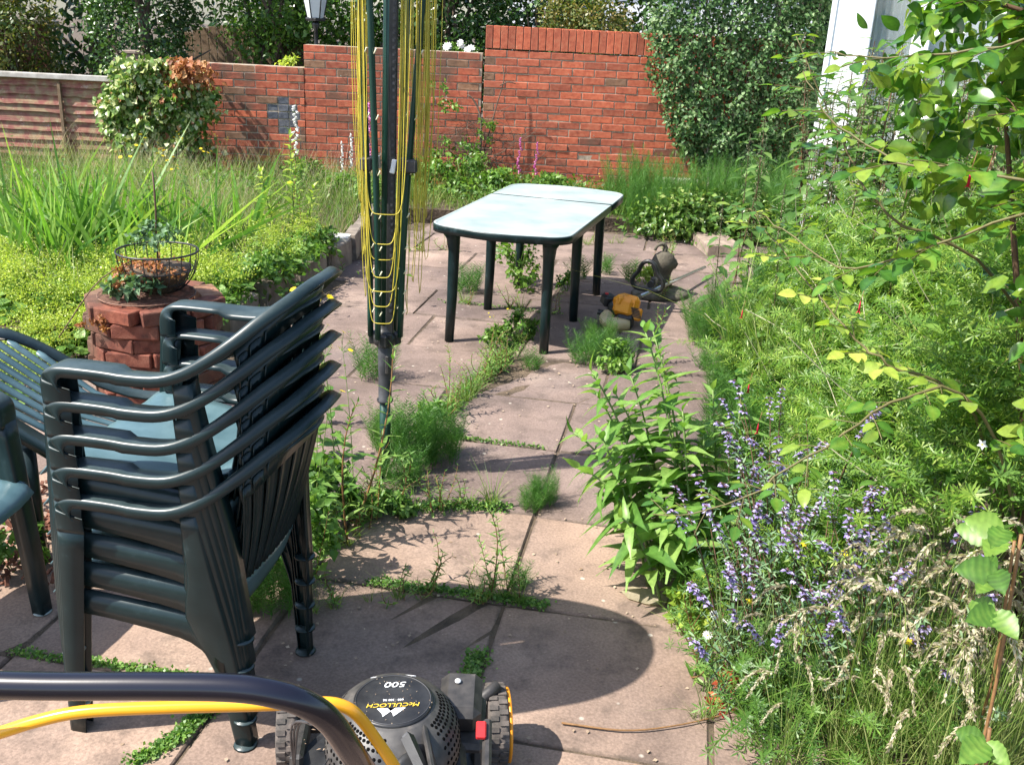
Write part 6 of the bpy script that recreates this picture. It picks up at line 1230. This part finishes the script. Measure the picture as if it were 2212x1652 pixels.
# ---- straggling weeds and grasses in the paving joints
js = [proto('joint_weed', weed(9, .16, .045, 'lance2', 'leaf_fresh', 'stem_red', None, 2, .05, .3, 3, spin=1.57)) for _ in range(3)]
jt = [obj('grass_tuft', tuft(26, .02, .14, .0035, .9)[0].mesh('grass_tuft', ['grass'])) for _ in range(2)]
sp = []
for a_, b_, n_ in (((-.36, 4.1), (-.02, 5.2), 26), ((-.02, 5.2), (.08, 5.9), 7), ((-.48, 3.3), (-.05, 3.38), 8), ((-.6, 3.0), (-.45, 3.5), 12), ((-.7, 2.6), (-.2, 2.75), 8), ((-.1, 2.72), (.06, 2.75), 5), ((.55, 2.15), (.62, 2.75), 8), ((-1.6, 6.0), (-1.3, 7.1), 6), ((-1.1, 7.6), (1.2, 8.6), 14), ((-.7, 6.3), (.4, 6.15), 6), ((1.0, 6.4), (1.3, 8.2), 10)):
    for k in range(n_):
        f = rng.random(); sp.append((a_[0] * (1 - f) + b_[0] * f + rng.normal(0, .02), a_[1] * (1 - f) + b_[1] * f + rng.normal(0, .02), 0, rng.uniform(0, 6), rng.uniform(.5, 1.2)))
place(js, [q for q in sp[::2]], 'small straggling weed rooted in a paving joint', 'weed', 'small weeds in the paving joints')
place(jt, [q for q in sp[1::2]], 'small tuft of grass growing in a paving joint', 'grass', 'grass tufts in the paving joints')
tf = [obj('tall_grass', tuft(34, .05, .55, .006, .6)[0].mesh('tall_grass', ['grass'])) for _ in range(2)]
sp = []
for k in range(34):
    p = surf_right(); sp.append((p[0], p[1], .1 + .3 * rng.random(), rng.uniform(0, 6), rng.uniform(.8, 1.4)))
place(tf, sp, 'tall tuft of grass growing up through the goosegrass', 'grass', 'grass tufts in the right border')
# bushy weeds against the foot of the walls, clippings on the mower
for k, (x, y, r, h, lb_) in enumerate(((-.95, 9.7, .26, .30, 'bushy weed at the wall foot just right of the dryer'), (-.55, 9.75, .28, .38, 'tall bushy weed below the half bare climber'), (-.15, 9.6, .22, .26, 'bushy weed left of the pink foxgloves'), (.35, 9.65, .24, .22, 'low bushy weed right of the pink foxgloves'), (-1.55, 8.9, .26, .26, 'bushy weed at the back corner of the raised bed'), (-2.2, 9.7, .25, .24, 'bushy weed below the blue brick patch'))):
    t = thing('bushy_weed', lb_, 'weed', (x, y, .1)); g = crown(1100, (0, 0, h * .6), (r, .2, h * .7), .055, 'fold', k=14, tint=(.25, 1), lump=.36); part('foliage', g, ['leaf_fresh', 'leaf_mid'][k % 2], t, kind='stuff')
    g = Geo()
    for q_ in range(7): g.tube([(0, 0, 0), (rng.normal(0, r * .4), rng.normal(0, .06), h)], .003, 4)
    part('stems', g, 'stem_green', t, kind='stuff')
g = Geo(); n = 150; a = rng.uniform(0, 6.28, n); rr = .085 * np.sqrt(rng.random(n)); P = np.stack([EC[0] + rr * np.cos(a), EC[1] + rr * np.sin(a), .4250 + 0 * a], -1); P2 = np.stack([rng.uniform(-.2, .22, n), rng.uniform(-.2, .3, n), np.full(n, .192)], -1)
g.leaves(LT['quad'], P[:40], rdir(40, -.05, .05), UP + rng.normal(0, .1, (40, 3)), .0045, 0, rng.random(40), .6); g.leaves(LT['quad'], P2, rdir(n, -.05, .05), UP + rng.normal(0, .1, (n, 3)), .012, 0, rng.random(n), .5)
part('grass_clippings', g, 'litter', mw, kind='stuff')
